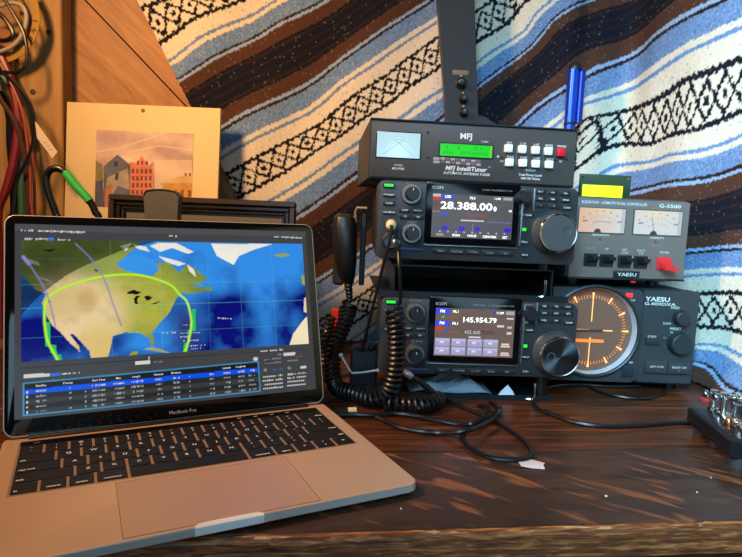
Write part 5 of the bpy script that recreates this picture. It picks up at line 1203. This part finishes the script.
# plug lead at the foot of the lower radio
def front_lead():
    a = np.array(ony(404, 371, .676)); b = np.array(onz(437, 397, .007))
    t = thing('audio_lead', 'black lead with a silver plug looping across the desk', 'cable', tuple(b))
    d = b - a; L = np.linalg.norm(d); u = d / L
    obj('plug', MB().lathe([(.0030, 0), (.0044, .002), (.0046, .011), (.0036, .013)], tuple(a - b), tuple(d), 16), mat('plug_silver', (170, 176, 186), .3, .7), t)
    obj('plug_boot', MB().tube([a + u * .012 - b, a + u * L * .5 - b + np.array([0, 0, .003]), b - b], [.0040, .0036, .0046], 12), RUBBER, t)
    pts = [b] + [np.array(onz(x, y_, .003)) for x, y_ in ((446, 400), (462, 407), (485, 416.5), (505, 427), (523, 440), (531, 451), (527, 458), (512, 460), (490, 457.5), (472, 449), (462, 439), (463, 431), (472, 425), (484, 419.5), (487, 411), (478, 406))]
    pts[-3][2] = .0075; pts[-2][2] = .0085
    obj('cable', MB().tube(spline([p - b for p in pts], 8), .0024, 8), DKRUB, t)
front_lead()
def usb_lead():
    b = np.array(onz(331, 420, .006))
    t = thing('usb_cable', 'black cable with an ivory-tipped plug running from the laptop side across the desk', 'cable', tuple(b))
    pts = [onz(334, 415, .004), onz(352, 414.5, .004), onz(372, 415, .004), onz(396, 413.5, .0035), onz(420, 416.5, .0035), onz(440, 421, .0035), onz(458, 424, .0035), onz(475, 423, .0075), onz(490, 417, .0035), onz(500, 408, .0035)]
    obj('cable', MB().tube(spline([np.array(p) - b for p in pts], 8), .0026, 8), DKRUB, t)
    a, c = np.array(onz(338, 411.5, .006)), np.array(onz(356, 410.5, .006))
    u = (c - a) / np.linalg.norm(c - a)
    obj('plug', MB().tube([a - b, c - u * .010 - b], .0042, 10), RUBBER, t); obj('plug_tip', MB().tube([c - u * .010 - b, c - b], .0038, 10), mat('tip_ivory', (216, 196, 160), .4), t)
    obj('plug_boot', MB().tube([a - u * .0 - b, np.array(pts[0]) - b], .003, 8), RUBBER, t)
usb_lead()
cable('black_cable', 'black cable curving across the desk below the coiled cords', [onz(376, 417, .003), onz(386, 421, .003), onz(400, 427.5, .003), (onz(420, 431.5, .003)), onz(440, 433, .003), onz(460, 432, .0085), onz(478, 427, .0115), onz(492, 419, .0105), onz(499, 411, .003), onz(490, 402, .003)], .0025, DKRUB)
cable('black_cable', 'black cable looping out from under the compass controller towards the key paddle', [onz(640, 386, .0025), onz(610, 386.5, .0025), onz(576, 384.5, .0025), onz(552, 386.5, .0025), onz(537, 392, .0025), onz(532, 400, .0025), onz(537, 408, .0025), onz(556, 416, .0025), onz(576, 422.5, .0025), onz(603, 426, .0025), onz(640, 425.5, .0025), onz(672, 423, .0025), onz(700, 421.5, .0025), onz(730, 419, .0025)], .0026, DKRUB)
cable('grey_cable', 'thin dark cable curving out from beneath the compass controller', [onz(584, 381, .0022), onz(592, 388.5, .0022), onz(612, 395, .0022), onz(636, 398.5, .0022), onz(654, 397, .0022), onz(664, 391.5, .0022), onz(664, 384, .0022)], .0020, DKRUB)

# paper scrap and crumbs
def scrap():
    P = [onz(517, 461.5), onz(532, 460.5), onz(545, 464), onz(543, 466.5), onz(545, 470), onz(532, 469), onz(521, 468)]
    c = np.mean(P, 0); o = MB()
    o.loft([[(p[0] - c[0], p[1] - c[1], .0004 + (.0012 if i % 3 == 0 else .0002) + dz) for i, p in enumerate(P)] for dz in (0, .0004)])
    s = obj('paper_scrap', o, mat('scrap_paper', (222, 206, 206), .8), loc=tuple(c), smooth=False); tag(s, 'torn scrap of white paper lying on the desk beside a cable loop', 'paper')
scrap()
for i, (px, py, r, lb) in enumerate(((606, 496.5, .0012, 'tiny white crumb on the dark desk board'), (697, 492.5, .0008, 'minute pale speck on the desk among the wood flecks'), (401, 509, .0008, 'small pale crumb on the desk beside the laptop corner'), (711, 478, .0007, 'minute pale crumb on the desk by the key paddle'))):
    p = onz(px, py); o = obj('crumb', MB().lathe([(r * .8, 0), (r, r * .5), (r * .5, r)], n=7, axis=(0, 0, 1)), WHITE, loc=tuple(p)); tag(o, lb, 'crumb')
# crumpled grey-blue bag under the lower radio
def bag():
    c = Canvas(1, 1, 2, 2, 0)
    w, d = .105, .05; n = 16; v = []; f = []
    rg = np.random.RandomState(2); M = Matrix.Translation((.055, .7065, .0024)) @ Matrix.Rotation(R(3), 4, 'Z')
    for j in range(n):
        for i in range(n):
            a, b = i / (n - 1), j / (n - 1); e = min(1, 4 * a, 4 * (1 - a), 4 * b + .2, 4 * (1 - b))
            v.append((a * w, b * d, .001 + e * (.013 + .006 * math.sin(a * 9 + b * 4) + .004 * rg.rand()) * (1 - .3 * a)))
    for j in range(n - 1):
        for i in range(n - 1): f.append((j * n + i, j * n + i + 1, (j + 1) * n + i + 1, (j + 1) * n + i))
    m = MB(); m.add(v, f)
    o = obj('plastic_bag', m, mat('bag_grey', (140, 152, 162), .3), smooth=False); o.matrix_world = M
    tag(o, 'crumpled blue-grey plastic bag stuffed beneath the lower radio', 'bag')
    q = [(0, .003, 0), (.020, .003, .001), (.018, .006, .005), (.012, .008, .012), (.004, .008, .004)]
    p = np.array(onz(503, 394, .003)); m = MB()
    m.add([(x_, y_, z_) for x_, y_, z_ in q] + [(x_, y_ + .0006, z_) for x_, y_, z_ in q], [(0, 1, 2, 3, 4), (9, 8, 7, 6, 5)] + [(i, (i + 1) % 5, 5 + (i + 1) % 5, 5 + i) for i in range(5)])
    o = obj('folded_paper', m, mat('scrap_white', (216, 218, 222), .7), loc=(p[0] - .010, .699, .0070), smooth=False); tag(o, 'folded white paper corner poking out beneath the lower radio', 'paper')
bag()

# ------------------------------------------------------------------ telegraph key paddle
def paddle_key():
    zt = .0265; A = np.array(onz(687.6, 406.8, zt)); B = np.array(onz(732, 442, zt))
    u = (B - A)[:2]; L = np.linalg.norm(u); u /= L; v = np.array([-u[1], u[0]])   # u: left edge towards the viewer corner ; v: to the right
    if v[0] < 0: v = -v
    M = Matrix(((v[0], -u[0], 0, A[0]), (v[1], -u[1], 0, A[1]), (0, 0, 1, 0), (0, 0, 0, 1)))     # local x right, local -y along the edge
    t = thing('key_paddle', 'twin-lever telegraph key paddle with chrome fittings on a heavy black base', 'key paddle', M)
    W_ = .085; zb = .0105; I = M.inverted()
    obj('base', MB().box(0, W_, -L, 0, zb, zt, .0012), mat('base_black', (30, 32, 34), .35, .4), t)
    for fx, fy in ((.012, -L + .010), (W_ - .012, -L + .010), (.012, -.012), (W_ - .012, -.012)): obj('foot', MB().lathe([(.0085, 0), (.0085, .010), (.0075, .011)], (fx, fy, 0), (0, 0, 1), 20), mat('foot_grey', (46, 52, 56), .5), t)
    def loc(px, py, z_): p = I @ Vector(onz(px, py, z_)); return np.array(p)
    obj('plate', MB().lathe([(.020, 0), (.020, .0012), (.0185, .0016)], (.042, -.032, zt), (0, 0, 1), 30), mat('plate_brass', (170, 160, 140), .25, .9), t)
    p1, p2 = loc(712.5, 409.5, zt), loc(722.5, 414.5, zt)
    for p, hgt in ((p1, .022), (p2, .024)):
        obj('post', MB().lathe([(.0052, 0), (.0052, .002), (.0036, .003), (.0036, hgt - .004), (.0044, hgt - .003), (.0044, hgt)], (p[0], p[1], zt), (0, 0, 1), 20), CHROME, t)
    for p, zz in ((p1, .0175), (p2, .019)):
        o = obj('contact_screw', MB().lathe([(.0013, -.010), (.0013, .024), ], (p[0], p[1], zt + zz), (1, 0.05, 0), 12), CHROME, t)
        obj('thumb_nut', MB().lathe([(.0038, -.011), (.0042, -.010), (.0042, -.0075), (.0034, -.007)], (p[0], p[1], zt + zz), (1, .05, 0), 18), CHROME, o)
        obj('lock_nut', MB().lathe([(.0036, .010), (.0036, .0125)], (p[0], p[1], zt + zz), (1, .05, 0), 6), CHROME, o)
    obj('red_washer', MB().lathe([(.0050, 0), (.0050, .0022)], (p1[0] - .006, p1[1] + .004, zt + .008), (0, 0, 1), 16), mat('washer_red', (190, 30, 34), .4), t)
    obj('bearing_block', MB().box(.034, .050, -.034, -.020, zt + .0016, zt + .016, .001), CHROME, t)
    for sx in (.038, .045):
        o = obj('lever', MB().box(sx - .0012, sx + .0012, -.060, .0, zt + .016, zt + .021, .0004), CHROME, t); obj('finger_piece', MB().box(sx - .0018, sx + .0018, -.078, -.056, zt + .008, zt + .028, .0012), mat('finger_black', (20, 20, 22), .4), o)
    p = loc(722, 424, zt); obj('terminal', MB().lathe([(.0040, 0), (.0034, .006), (.002, .008)], (p[0] + .004, p[1] - .004, zt), (0, 0, 1), 16), mat('copper', (190, 120, 80), .25, 1.), t)
    p = loc(718, 418.5, zt); obj('screw', MB().lathe([(.0022, 0), (.0016, .002)], (p[0], p[1], zt), (0, 0, 1), 12), CHROME, t)
    p = loc(738, 434, zt); obj('terminal', MB().lathe([(.0045, 0), (.0040, .007), (.002, .009)], (p[0], p[1], zt), (0, 0, 1), 16), CHROME, t)
paddle_key()
